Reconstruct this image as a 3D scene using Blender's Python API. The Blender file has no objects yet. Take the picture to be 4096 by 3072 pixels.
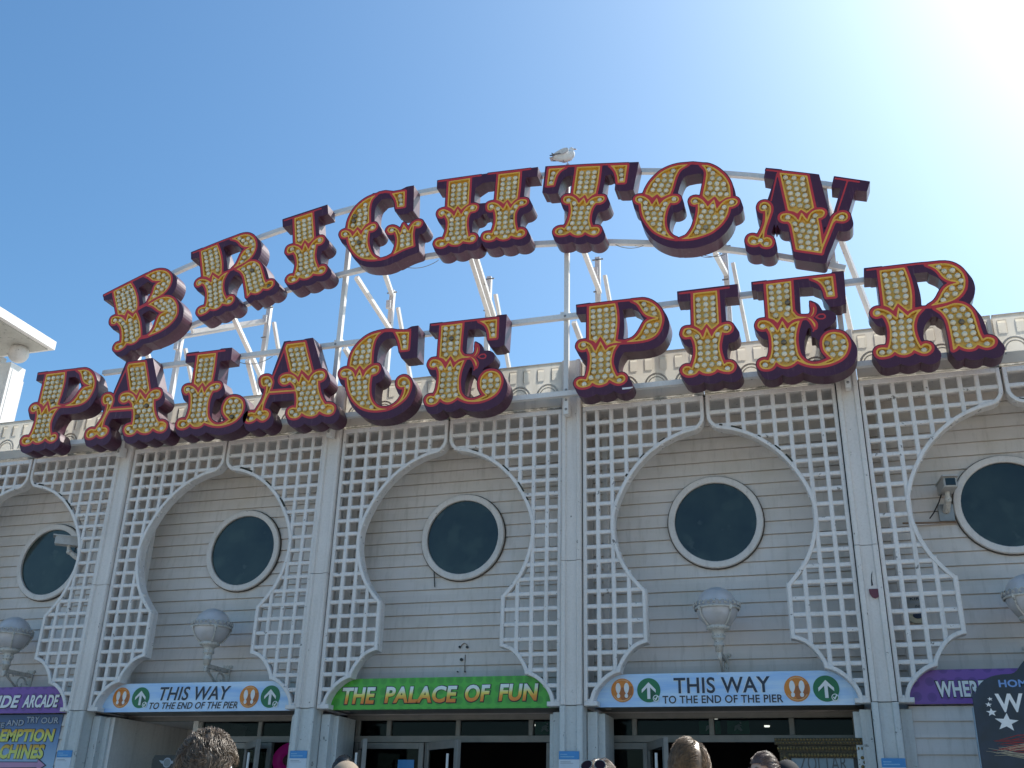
import bpy, bmesh, math, random
import numpy as np
from math import sin, cos, pi, radians, sqrt, atan2
from mathutils import Vector, Matrix
from mathutils.geometry import tessellate_polygon, delaunay_2d_cdt

random.seed(7)
scene = bpy.context.scene
COL = scene.collection

# ------------------------------------------------------------------ helpers
class MB:
    """collects geometry for ONE mesh object"""
    def __init__(self):
        self.v = []; self.f = []
    def add(self, vs, fs):
        b = len(self.v)
        self.v += [tuple(p) for p in vs]
        self.f += [tuple(i + b for i in q) for q in fs]
    def box(self, x0, x1, y0, y1, z0, z1):
        self.add([(x0,y0,z0),(x1,y0,z0),(x1,y1,z0),(x0,y1,z0),(x0,y0,z1),(x1,y0,z1),(x1,y1,z1),(x0,y1,z1)],
                 [(0,3,2,1),(4,5,6,7),(0,1,5,4),(1,2,6,5),(2,3,7,6),(3,0,4,7)])
    def cbox(self, x0, x1, y0, y1, z0, z1, c):
        """box with its front (low y) edges chamfered"""
        self.add([(x0+c,y0,z0+c),(x1-c,y0,z0+c),(x1-c,y0,z1-c),(x0+c,y0,z1-c),
                  (x0,y0+c,z0),(x1,y0+c,z0),(x1,y0+c,z1),(x0,y0+c,z1),
                  (x0,y1,z0),(x1,y1,z0),(x1,y1,z1),(x0,y1,z1)],
                 [(0,1,2,3),(0,4,5,1),(1,5,6,2),(2,6,7,3),(3,7,4,0),
                  (4,8,9,5),(5,9,10,6),(6,10,11,7),(7,11,8,4),(8,11,10,9)])
    def prism(self, poly, y0, y1, holes=()):
        loops = [list(poly)] + [list(h) for h in holes]
        v3 = [[Vector((a, b, 0)) for a, b in l] for l in loops]
        tris = tessellate_polygon(v3)
        flat = [p for l in loops for p in l]
        n = len(flat)
        vs = [(a, y0, b) for a, b in flat] + [(a, y1, b) for a, b in flat]
        fs = []
        for t in tris:
            (ax,az),(bx,bz),(cx,cz) = (flat[i] for i in t)
            cr = (bx-ax)*(cz-az)-(bz-az)*(cx-ax)
            if abs(cr) < 1e-12: continue
            t = t if cr > 0 else t[::-1]
            fs.append(tuple(t)); fs.append(tuple(i+n for i in t[::-1]))
        o = 0
        for l in loops:
            m = len(l)
            ar = sum(l[i][0]*l[(i+1)%m][1]-l[(i+1)%m][0]*l[i][1] for i in range(m))
            inner = l is not loops[0]
            for i in range(m):
                a, b = o+i, o+(i+1) % m
                q = (a, a+n, b+n, b)
                if (ar < 0) != inner: q = q[::-1]
                fs.append(q)
            o += m
        self.add(vs, fs)
    def bar(self, p, q, w, h, up=(0,0,1)):
        p, q = Vector(p), Vector(q)
        d = (q-p).normalized(); up = Vector(up)
        if abs(d.dot(up)) > .95: up = Vector((0,1,0))
        s = d.cross(up).normalized(); t = s.cross(d).normalized()
        vs = []
        for c in (p, q):
            for a, b in ((-1,-1),(1,-1),(1,1),(-1,1)):
                vs.append(c + s*a*w/2 + t*b*h/2)
        self.add(vs, [(0,1,2,3),(7,6,5,4),(0,4,5,1),(1,5,6,2),(2,6,7,3),(3,7,4,0)])
    def ring_path(self, path, prof, closed=False):
        """sweep a profile [(normal offset, y)] along a path [(x,z)] lying in the XZ plane"""
        n = len(path); m = len(prof); vs = []
        for i in range(n):
            a = Vector(path[(i-1) % n] if (closed or i > 0) else path[i])
            b = Vector(path[i])
            c = Vector(path[(i+1) % n] if (closed or i < n-1) else path[i])
            d1 = (b-a).normalized() if (b-a).length > 1e-9 else (c-b).normalized()
            d2 = (c-b).normalized() if (c-b).length > 1e-9 else d1
            n1 = Vector((-d1.y, d1.x)); n2 = Vector((-d2.y, d2.x))
            nn = (n1+n2); nn = nn/nn.length if nn.length > 1e-6 else n1
            k = 1/max(.45, nn.dot(n1))
            for o, y in prof:
                p = b + nn*o*k
                vs.append((p.x, y, p.y))
        fs = []
        for i in range(n if closed else n-1):
            for j in range(m):
                a = i*m+j; b = i*m+(j+1) % m; c = ((i+1) % n)*m+(j+1) % m; d = ((i+1) % n)*m+j
                fs.append((a, d, c, b))
        if not closed:
            fs.append(tuple(range(m))); fs.append(tuple(((n-1)*m+j) for j in range(m))[::-1])
        self.add(vs, fs)
    def tube(self, pts, r, seg=8, cap=True):
        pts = [Vector(p) for p in pts]; n = len(pts)
        rs = r if isinstance(r, (list, tuple)) else [r]*n
        vs = []; ref = Vector((0.31,0.2,0.93))
        for i, p in enumerate(pts):
            d = (pts[min(i+1,n-1)]-pts[max(i-1,0)]).normalized()
            s = d.cross(ref)
            if s.length < 1e-3: s = d.cross(Vector((1,0,0)))
            s.normalize(); t = s.cross(d)
            for k in range(seg):
                a = 2*pi*k/seg
                vs.append(p + (s*cos(a)+t*sin(a))*rs[i])
        fs = [(i*seg+k, i*seg+(k+1) % seg, (i+1)*seg+(k+1) % seg, (i+1)*seg+k) for i in range(n-1) for k in range(seg)]
        if cap:
            fs.append(tuple(range(seg))[::-1]); fs.append(tuple((n-1)*seg+k for k in range(seg)))
        self.add(vs, fs)
    def lathe(self, prof, c=(0,0,0), seg=24):
        """prof [(r, z)] about the Z axis"""
        vs = []; c = Vector(c)
        for r, z in prof:
            for k in range(seg):
                a = 2*pi*k/seg
                vs.append((c.x+r*cos(a), c.y+r*sin(a), c.z+z))
        fs = [(i*seg+k, i*seg+(k+1) % seg, (i+1)*seg+(k+1) % seg, (i+1)*seg+k) for i in range(len(prof)-1) for k in range(seg)]
        self.add(vs, fs)
    def ball(self, c, rx, ry, rz, seg=16, rings=10, z0=-1, z1=1):
        prof = []
        for i in range(rings+1):
            t = math.asin(z0)+(math.asin(z1)-math.asin(z0))*i/rings
            prof.append((cos(t), sin(t)))
        vs = []
        for r, z in prof:
            for k in range(seg):
                a = 2*pi*k/seg
                vs.append((c[0]+rx*r*cos(a), c[1]+ry*r*sin(a), c[2]+rz*z))
        fs = [(i*seg+k, i*seg+(k+1) % seg, (i+1)*seg+(k+1) % seg, (i+1)*seg+k) for i in range(rings) for k in range(seg)]
        self.add(vs, fs)
    def disc(self, x, z, r, y0, y1, seg=32, rz=None):
        self.prism([(x+r*cos(2*pi*k/seg), z+(rz or r)*sin(2*pi*k/seg)) for k in range(seg)], y0, y1)
    def mesh(self, name, mat, smooth=False, angle=None):
        me = bpy.data.meshes.new(name)
        me.from_pydata(self.v, [], self.f)
        me.materials.append(mat)
        if smooth:
            for p in me.polygons: p.use_smooth = True
        me.update()
        return me
    def build(self, name, mat, parent=None, smooth=False, loc=None):
        o = bpy.data.objects.new(name, self.mesh(name, mat, smooth))
        COL.objects.link(o)
        if parent is not None: o.parent = parent
        if loc is not None: o.location = loc
        return o

def islands(mb):
    """split a collection of faces into its connected pieces"""
    par = list(range(len(mb.v)))
    key = {}
    for i, p in enumerate(mb.v):
        k = (round(p[0], 5), round(p[1], 5), round(p[2], 5)); key.setdefault(k, i); par[i] = key[k]
    def find(i):
        while par[i] != i: par[i] = par[par[i]]; i = par[i]
        return i
    for q in mb.f:
        a = find(q[0])
        for i in q[1:]: par[find(i)] = a
    out = {}
    for q in mb.f:
        o, ids = out.setdefault(find(q[0]), (MB(), {}))
        for i in q:
            if i not in ids: ids[i] = len(o.v); o.v.append(mb.v[i])
        o.f.append(tuple(ids[i] for i in q))
    return [o for o, _ in out.values()]
def tag(o, label=None, cat=None, group=None, kind=None):
    if label: o['label'] = label
    if cat: o['category'] = cat
    if group: o['group'] = group
    if kind: o['kind'] = kind
    return o
def thing(name, label, cat, loc=(0,0,0), rot=(0,0,0), group=None):
    o = bpy.data.objects.new(name, None); COL.objects.link(o)
    o.empty_display_size = .1
    o.location = loc; o.rotation_euler = rot
    return tag(o, label, cat, group)
def use(me, name, parent, loc=(0,0,0), scale=None, rot=None):
    o = bpy.data.objects.new(name, me); COL.objects.link(o); o.parent = parent; o.location = loc
    if scale: o.scale = scale
    if rot: o.rotation_euler = rot
    return o
def pts(s):
    out = []
    for t in s.split():
        c = t.endswith('*'); a, b = t.rstrip('*').split(',')
        out.append((int(a)/1000, int(b)/1000, c))
    return out
def smooth_poly(P, step=.02, closed=True):
    """Catmull-Rom through the points, breaking at those marked as corners"""
    n = len(P); out = []
    for i in range(n if closed else n-1):
        p1, p2 = P[i], P[(i+1) % n]
        p0 = P[(i-1) % n] if (closed or i > 0) else p1
        p3 = P[(i+2) % n] if (closed or i+2 < n) else p2
        if p1[2]: p0 = (2*p1[0]-p2[0], 2*p1[1]-p2[1])
        if p2[2]: p3 = (2*p2[0]-p1[0], 2*p2[1]-p1[1])
        L = math.hypot(p2[0]-p1[0], p2[1]-p1[1])
        k = 1 if (p1[2] and p2[2]) else max(1, int(L/step+.5))
        for j in range(k):
            t = j/k
            out.append(tuple(.5*((2*p1[a])+(-p0[a]+p2[a])*t+(2*p0[a]-5*p1[a]+4*p2[a]-p3[a])*t*t+(-p0[a]+3*p1[a]-3*p2[a]+p3[a])*t**3) for a in (0,1)))
    if not closed: out.append(P[-1][:2])
    return out

# ------------------------------------------------------------------ materials
def nmat(name):
    m = bpy.data.materials.new(name); m.use_nodes = True
    nt = m.node_tree; b = nt.nodes['Principled BSDF']
    return m, nt, b
def setin(b, **k):
    for n, v in k.items():
        n = n.replace('_', ' ')
        if n in b.inputs: b.inputs[n].default_value = v
def rgba(c): return (c[0], c[1], c[2], 1)
def noise(nt, scale, detail=4, rough=.6, stretch=None, vec=None):
    t = nt.nodes.new('ShaderNodeTexNoise'); t.inputs['Scale'].default_value = scale
    t.inputs['Detail'].default_value = detail; t.inputs['Roughness'].default_value = rough
    g = vec or nt.nodes.new('ShaderNodeNewGeometry').outputs['Position']
    mp = nt.nodes.new('ShaderNodeMapping'); nt.links.new(g, mp.inputs['Vector'])
    if stretch: mp.inputs['Scale'].default_value = stretch
    nt.links.new(mp.outputs[0], t.inputs['Vector'])
    return t.outputs['Fac']
def ramp(nt, fac, stops):
    r = nt.nodes.new('ShaderNodeValToRGB'); nt.links.new(fac, r.inputs[0])
    e = r.color_ramp.elements
    while len(e) < len(stops): e.new(.5)
    for i, (p, c) in enumerate(stops):
        e[i].position = p; e[i].color = rgba(c)
    return r.outputs[0]
def mixc(nt, fac, a, b, mode='MIX'):
    m = nt.nodes.new('ShaderNodeMix'); m.data_type = 'RGBA'; m.blend_type = mode
    for i, x in ((6, a), (7, b)):
        if isinstance(x, tuple): m.inputs[i].default_value = rgba(x)
        else: nt.links.new(x, m.inputs[i])
    if isinstance(fac, (int, float)): m.inputs[0].default_value = fac
    else: nt.links.new(fac, m.inputs[0])
    return m.outputs[2]
def bump(nt, b, fac, strength=.3, dist=.01):
    n = nt.nodes.new('ShaderNodeBump'); n.inputs['Strength'].default_value = strength
    n.inputs['Distance'].default_value = dist
    nt.links.new(fac, n.inputs['Height']); nt.links.new(n.outputs[0], b.inputs['Normal'])
def paint(name, base, dirt=None, rough=.5, spots=0.0, streak=.25, scale=1.0, bumpy=.15):
    """weathered paint: broad mottling, rain streaks running down, sparse black spots"""
    m, nt, b = nmat(name)
    dirt = dirt or tuple(c*.62 for c in base)
    c = mixc(nt, ramp(nt, noise(nt, 1.6*scale, 5), [(.38, (0,0,0)), (.72, (1,1,1))]), base, tuple(x*.86+y*.14 for x, y in zip(base, dirt)))
    st = ramp(nt, noise(nt, 9*scale, 5, .65, (1,1,.06)), [(.52, (0,0,0)), (.78, (streak,)*3)])
    c = mixc(nt, st, c, dirt)
    fine = ramp(nt, noise(nt, 34*scale, 3), [(.45, (0,0,0)), (.8, (.22,)*3)])
    c = mixc(nt, fine, c, dirt)
    if spots:
        sp = ramp(nt, noise(nt, 11*scale, 6, .7), [(.70-spots*.1, (0,0,0)), (.735-spots*.1, (.85,)*3)])
        c = mixc(nt, sp, c, tuple(x*.18 for x in dirt))
    nt.links.new(c, b.inputs['Base Color'])
    setin(b, Roughness=rough)
    bump(nt, b, noise(nt, 60*scale, 3), bumpy, .004)
    return m
def plain(name, base, rough=.5, metal=0, var=.12, scale=14, coat=0, spec=.5):
    m, nt, b = nmat(name)
    c = mixc(nt, ramp(nt, noise(nt, scale, 4), [(.3, (0,0,0)), (.75, (1,1,1))]), base, tuple(x*(1-var*2) for x in base))
    nt.links.new(c, b.inputs['Base Color'])
    setin(b, Roughness=rough, Metallic=metal, Coat_Weight=coat, Specular_IOR_Level=spec)
    return m

M = {}
M['white'] = paint('white_weathered_paint', (.72,.675,.64), (.33,.285,.235), .5, spots=.35, streak=.42)
M['lattice'] = paint('white_lattice_paint', (.75,.71,.685), (.34,.295,.25), .45, spots=.75, streak=.42)
M['steel'] = paint('white_painted_steel', (.76,.74,.72), (.42,.36,.28), .4, spots=.25, streak=.2)
M['low'] = paint('bluish_white_plinth_paint', (.60,.61,.60), (.28,.26,.23), .45, spots=.7, streak=.5)

def siding_mat():
    m, nt, b = nmat('timber_siding_paint')
    geo = nt.nodes.new('ShaderNodeNewGeometry').outputs['Position']
    # each board has its own slight tone
    sep = nt.nodes.new('ShaderNodeSeparateXYZ'); nt.links.new(geo, sep.inputs[0])
    div = nt.nodes.new('ShaderNodeMath'); div.operation = 'DIVIDE'; div.inputs[1].default_value = .166
    nt.links.new(sep.outputs['Z'], div.inputs[0])
    fl = nt.nodes.new('ShaderNodeMath'); fl.operation = 'FLOOR'; nt.links.new(div.outputs[0], fl.inputs[0])
    wn = nt.nodes.new('ShaderNodeTexWhiteNoise'); wn.noise_dimensions = '1D'; nt.links.new(fl.outputs[0], wn.inputs['W'])
    c = mixc(nt, ramp(nt, wn.outputs['Value'], [(0, (0,0,0)), (1, (1,1,1))]), (.72,.665,.625), (.65,.60,.565))
    c = mixc(nt, ramp(nt, noise(nt, 2.2, 5), [(.4, (0,0,0)), (.75, (.55,)*3)]), c, (.58,.52,.44))
    c = mixc(nt, ramp(nt, noise(nt, 16, 5, .65, (1,1,.12)), [(.52, (0,0,0)), (.76, (.42,)*3)]), c, (.36,.32,.27))
    c = mixc(nt, ramp(nt, noise(nt, 13, 6, .75), [(.70, (0,0,0)), (.74, (.7,)*3)]), c, (.12,.10,.08))
    nt.links.new(c, b.inputs['Base Color']); setin(b, Roughness=.5)
    bump(nt, b, noise(nt, 8, 5, .6, (.6,1,14)), .12, .004)
    return m
M['siding'] = siding_mat()

def grp_mat():
    """thin fibreglass parapet: lets the sun behind it glow through"""
    m, nt, b = nmat('white_fibreglass')
    c = mixc(nt, ramp(nt, noise(nt, 1.3, 5), [(.4, (0,0,0)), (.7, (1,1,1))]), (.74,.71,.66), (.62,.585,.52))
    st = ramp(nt, noise(nt, 8, 6, .7, (1,1,.1)), [(.55, (0,0,0)), (.74, (.6,)*3)])
    c = mixc(nt, st, c, (.36,.33,.27))
    sp = ramp(nt, noise(nt, 7, 7, .75), [(.63, (0,0,0)), (.67, (.85,)*3)])
    c = mixc(nt, sp, c, (.10,.10,.075))
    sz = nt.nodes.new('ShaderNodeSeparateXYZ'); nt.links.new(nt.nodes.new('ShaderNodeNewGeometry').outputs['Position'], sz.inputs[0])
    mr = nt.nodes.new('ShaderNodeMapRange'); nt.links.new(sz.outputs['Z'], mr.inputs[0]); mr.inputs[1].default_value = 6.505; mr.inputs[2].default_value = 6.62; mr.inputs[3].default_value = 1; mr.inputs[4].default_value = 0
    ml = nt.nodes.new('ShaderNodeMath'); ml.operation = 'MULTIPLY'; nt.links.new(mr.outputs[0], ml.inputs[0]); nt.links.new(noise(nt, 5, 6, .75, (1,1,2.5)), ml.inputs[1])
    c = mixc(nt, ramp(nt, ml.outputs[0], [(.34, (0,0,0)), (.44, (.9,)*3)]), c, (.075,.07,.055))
    c = mixc(nt, ramp(nt, noise(nt, .45, 4), [(.42, (0,0,0)), (.62, (.55,)*3)]), c, (.44,.42,.39))
    nt.links.new(c, b.inputs['Base Color']); setin(b, Roughness=.4)
    tr = nt.nodes.new('ShaderNodeBsdfTranslucent')
    nt.links.new(mixc(nt, 1.0, c, (1,.95,.86), 'MULTIPLY'), tr.inputs['Color'])
    mx = nt.nodes.new('ShaderNodeMixShader'); mx.inputs[0].default_value = .38
    nt.links.new(b.outputs[0], mx.inputs[1]); nt.links.new(tr.outputs[0], mx.inputs[2])
    nt.links.new(mx.outputs[0], nt.nodes['Material Output'].inputs['Surface'])
    bump(nt, b, noise(nt, 30, 3), .15, .004)
    return m
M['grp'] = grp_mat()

def purple_mat():
    m, nt, b = nmat('purple_gloss_metal')
    c = mixc(nt, ramp(nt, noise(nt, 3, 4), [(.35, (0,0,0)), (.75, (1,1,1))]), (.080,.022,.047), (.062,.018,.040))
    st = ramp(nt, noise(nt, 26, 5, .7, (1,1,.12)), [(.56, (0,0,0)), (.72, (.40,)*3)])
    c = mixc(nt, st, c, (.22,.13,.15))
    nt.links.new(c, b.inputs['Base Color']); setin(b, Roughness=.38, Coat_Weight=.05, Coat_Roughness=.15, Specular_IOR_Level=.35)
    bump(nt, b, noise(nt, 5, 3), .25, .012)
    return m
M['purple'] = purple_mat()
M['red'] = plain('red_sign_paint', (.62,.040,.045), .45, var=.10, scale=9)
M['rim'] = plain('yellow_sign_paint', (.86,.47,.06), .42, var=.08, scale=9)
M['gold'] = plain('ochre_sign_paint', (.86,.54,.12), .5, var=.10, scale=6)
def bulb_mat():
    m, nt, b = nmat('pearl_glass')
    oi = nt.nodes.new('ShaderNodeObjectInfo')
    nt.links.new(ramp(nt, oi.outputs['Random'], [(0, (.13,.10,.06)), (.010, (.15,.11,.07)), (.014, (.62,.54,.37)), (1, (.80,.73,.56))]), b.inputs['Base Color'])
    setin(b, Roughness=.14, Coat_Weight=.6, Coat_Roughness=.05)
    setin(b, Subsurface_Weight=.25, Subsurface_Radius=(.02,.016,.01))
    b.inputs['Subsurface Scale'].default_value = .5
    return m
M['bulb'] = bulb_mat()

def globe_mat():
    m, nt, b = nmat('opal_globe_glass')
    c = mixc(nt, ramp(nt, noise(nt, 7, 5), [(.4, (0,0,0)), (.8, (1,1,1))]), (.54,.53,.55), (.44,.425,.41))
    nt.links.new(c, b.inputs['Base Color']); setin(b, Roughness=.30, Coat_Weight=.2)
    setin(b, Subsurface_Weight=.15, Subsurface_Radius=(.05,.05,.05))
    return m
M['globe'] = globe_mat()
M['castiron'] = paint('peeling_white_cast_iron', (.60,.58,.54), (.16,.12,.08), .5, spots=1.1, streak=.5, scale=3.0)

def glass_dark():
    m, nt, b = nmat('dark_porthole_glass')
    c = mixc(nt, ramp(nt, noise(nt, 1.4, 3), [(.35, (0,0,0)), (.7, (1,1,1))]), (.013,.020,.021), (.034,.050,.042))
    c = mixc(nt, ramp(nt, noise(nt, 3.1, 2, .4), [(.55, (0,0,0)), (.62, (.35,)*3), (.75, (.6,)*3)]), c, (.050,.072,.058))  # paler patches, here and next line: faint reflections put into the glass colour
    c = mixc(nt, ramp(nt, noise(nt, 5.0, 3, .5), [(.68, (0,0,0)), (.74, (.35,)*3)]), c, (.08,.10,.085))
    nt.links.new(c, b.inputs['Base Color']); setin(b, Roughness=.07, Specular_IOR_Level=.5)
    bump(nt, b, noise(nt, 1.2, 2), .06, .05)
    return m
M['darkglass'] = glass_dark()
def clear_glass():
    m, nt, b = nmat('door_glass')
    t = nt.nodes.new('ShaderNodeBsdfTransparent'); t.inputs[0].default_value = (.55,.58,.58,1)
    g = nt.nodes.new('ShaderNodeBsdfGlossy'); g.inputs['Roughness'].default_value = .03
    fr = nt.nodes.new('ShaderNodeFresnel'); fr.inputs[0].default_value = 1.22
    mx = nt.nodes.new('ShaderNodeMixShader')
    nt.links.new(fr.outputs[0], mx.inputs[0]); nt.links.new(t.outputs[0], mx.inputs[1]); nt.links.new(g.outputs[0], mx.inputs[2])
    nt.links.new(mx.outputs[0], nt.nodes['Material Output'].inputs['Surface'])
    return m
M['glass'] = clear_glass()
M['alu'] = plain('dull_door_aluminium', (.25,.235,.215), .45, .0, .12, 6)
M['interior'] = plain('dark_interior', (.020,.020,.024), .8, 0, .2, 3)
M['black'] = plain('black_plastic', (.02,.02,.022), .4)
M['bolt'] = plain('galvanised_bolt', (.32,.31,.30), .45, .6)
M['navy'] = plain('navy_print', (.016,.022,.048), .35, var=.05)
M['whiteprint'] = plain('white_print', (.78,.78,.78), .35, var=.04)
M['orange'] = plain('orange_print', (.72,.235,.020), .35, var=.12, scale=5)
M['orangedark'] = plain('dark_orange_print', (.40,.115,.018), .35, var=.1)
M['green'] = plain('green_print', (.010,.165,.060), .35, var=.1, scale=5)
M['greendark'] = plain('dark_green_print', (.006,.075,.035), .35, var=.05)
M['notice'] = plain('white_notice_paper', (.62,.66,.72), .4, var=.05)
M['noticeblue'] = plain('blue_notice_header', (.05,.26,.58), .4, var=.05)
M['grey'] = plain('grey_print', (.36,.38,.43), .4, var=.1)
def sky_print():
    m, nt, b = nmat('pale_blue_sky_print')
    c = ramp(nt, noise(nt, 2.2, 5, .6, (.35,1,3.6)), [(.30, (.30,.52,.86)), (.50, (.50,.68,.90)), (.70, (.68,.79,.92))])
    nt.links.new(c, b.inputs['Base Color']); setin(b, Roughness=.35)
    return m
M['skyprint'] = sky_print()
def dots_print(name, a, bcol, scale, thr):
    m, nt, b = nmat(name)
    g = nt.nodes.new('ShaderNodeNewGeometry').outputs['Position']
    mp = nt.nodes.new('ShaderNodeMapping'); nt.links.new(g, mp.inputs['Vector'])
    mp.inputs['Scale'].default_value = (1,0,1)
    vo = nt.nodes.new('ShaderNodeTexVoronoi'); vo.inputs['Scale'].default_value = scale; vo.inputs['Randomness'].default_value = .15
    nt.links.new(mp.outputs[0], vo.inputs['Vector'])
    c = ramp(nt, vo.outputs['Distance'], [(0, tuple(x*.8 for x in bcol)), (thr*.9, bcol), (thr, a), (1, a)])
    c = mixc(nt, ramp(nt, noise(nt, 3, 4), [(.3, (0,0,0)), (.8, (.4,)*3)]), c, tuple(x*.7 for x in a))
    nt.links.new(c, b.inputs['Base Color']); setin(b, Roughness=.35)
    return m
M['purpleprint'] = dots_print('purple_dotted_print', (.20,.075,.36), (.135,.05,.27), 7, .36)
M['greenprint'] = dots_print('green_scaled_print', (.085,.44,.045), (.065,.34,.040), 8, .42)
def zgrad(name, z0, z1, stops, rough=.35):
    """printed colour running from the foot of the letters to their head"""
    m, nt, b = nmat(name)
    tc = nt.nodes.new('ShaderNodeTexCoord')
    sp = nt.nodes.new('ShaderNodeSeparateXYZ'); nt.links.new(tc.outputs['Object'], sp.inputs[0])
    mr = nt.nodes.new('ShaderNodeMapRange'); nt.links.new(sp.outputs['Z'], mr.inputs[0])
    mr.inputs[1].default_value = z0; mr.inputs[2].default_value = z1
    nt.links.new(ramp(nt, mr.outputs[0], stops), b.inputs['Base Color']); setin(b, Roughness=rough)
    return m
M['funtext'] = zgrad('orange_to_white_print', -.10, .10, [(0, (.72,.16,.02)), (.30, (.80,.33,.03)), (.52, (.80,.68,.12)), (.78, (.75,.82,.70)), (1, (.72,.80,.85))])
M['poster'] = zgrad('blue_poster_print', -1.4, 0, [(0, (.45,.55,.62)), (.55, (.30,.44,.60)), (.8, (.12,.22,.42)), (1, (.022,.042,.115))])
M['limetext'] = zgrad('lime_to_amber_print', -.09, .09, [(0, (.62,.60,.12)), (.5, (.60,.62,.14)), (.8, (.62,.40,.04)), (1, (.55,.26,.02))])
M['pink'] = plain('pink_print', (.50,.26,.42), .4, var=.06)
M['board'] = zgrad('night_board_print', -2.9, 0, [(0, (.02,.03,.07)), (.7, (.012,.015,.035)), (1, (.010,.010,.016))], .3)
M['boardblue'] = plain('light_blue_print', (.16,.30,.62), .4, var=.1, scale=40)
M['carved'] = plain('carved_gilt_wood', (.085,.055,.022), .4, .35, .5, 40)
M['gilt'] = plain('worn_gilt', (.30,.205,.075), .4, .5, .4, 50)
M['pane'] = plain('frosted_name_pane', (.20,.25,.29), .25, var=.15, scale=5)
M['panetext'] = plain('dark_engraved_print', (.07,.075,.08), .5, var=.1)
M['roof'] = plain('grey_roof_felt', (.34,.33,.31), .8, var=.15, scale=4)
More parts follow.
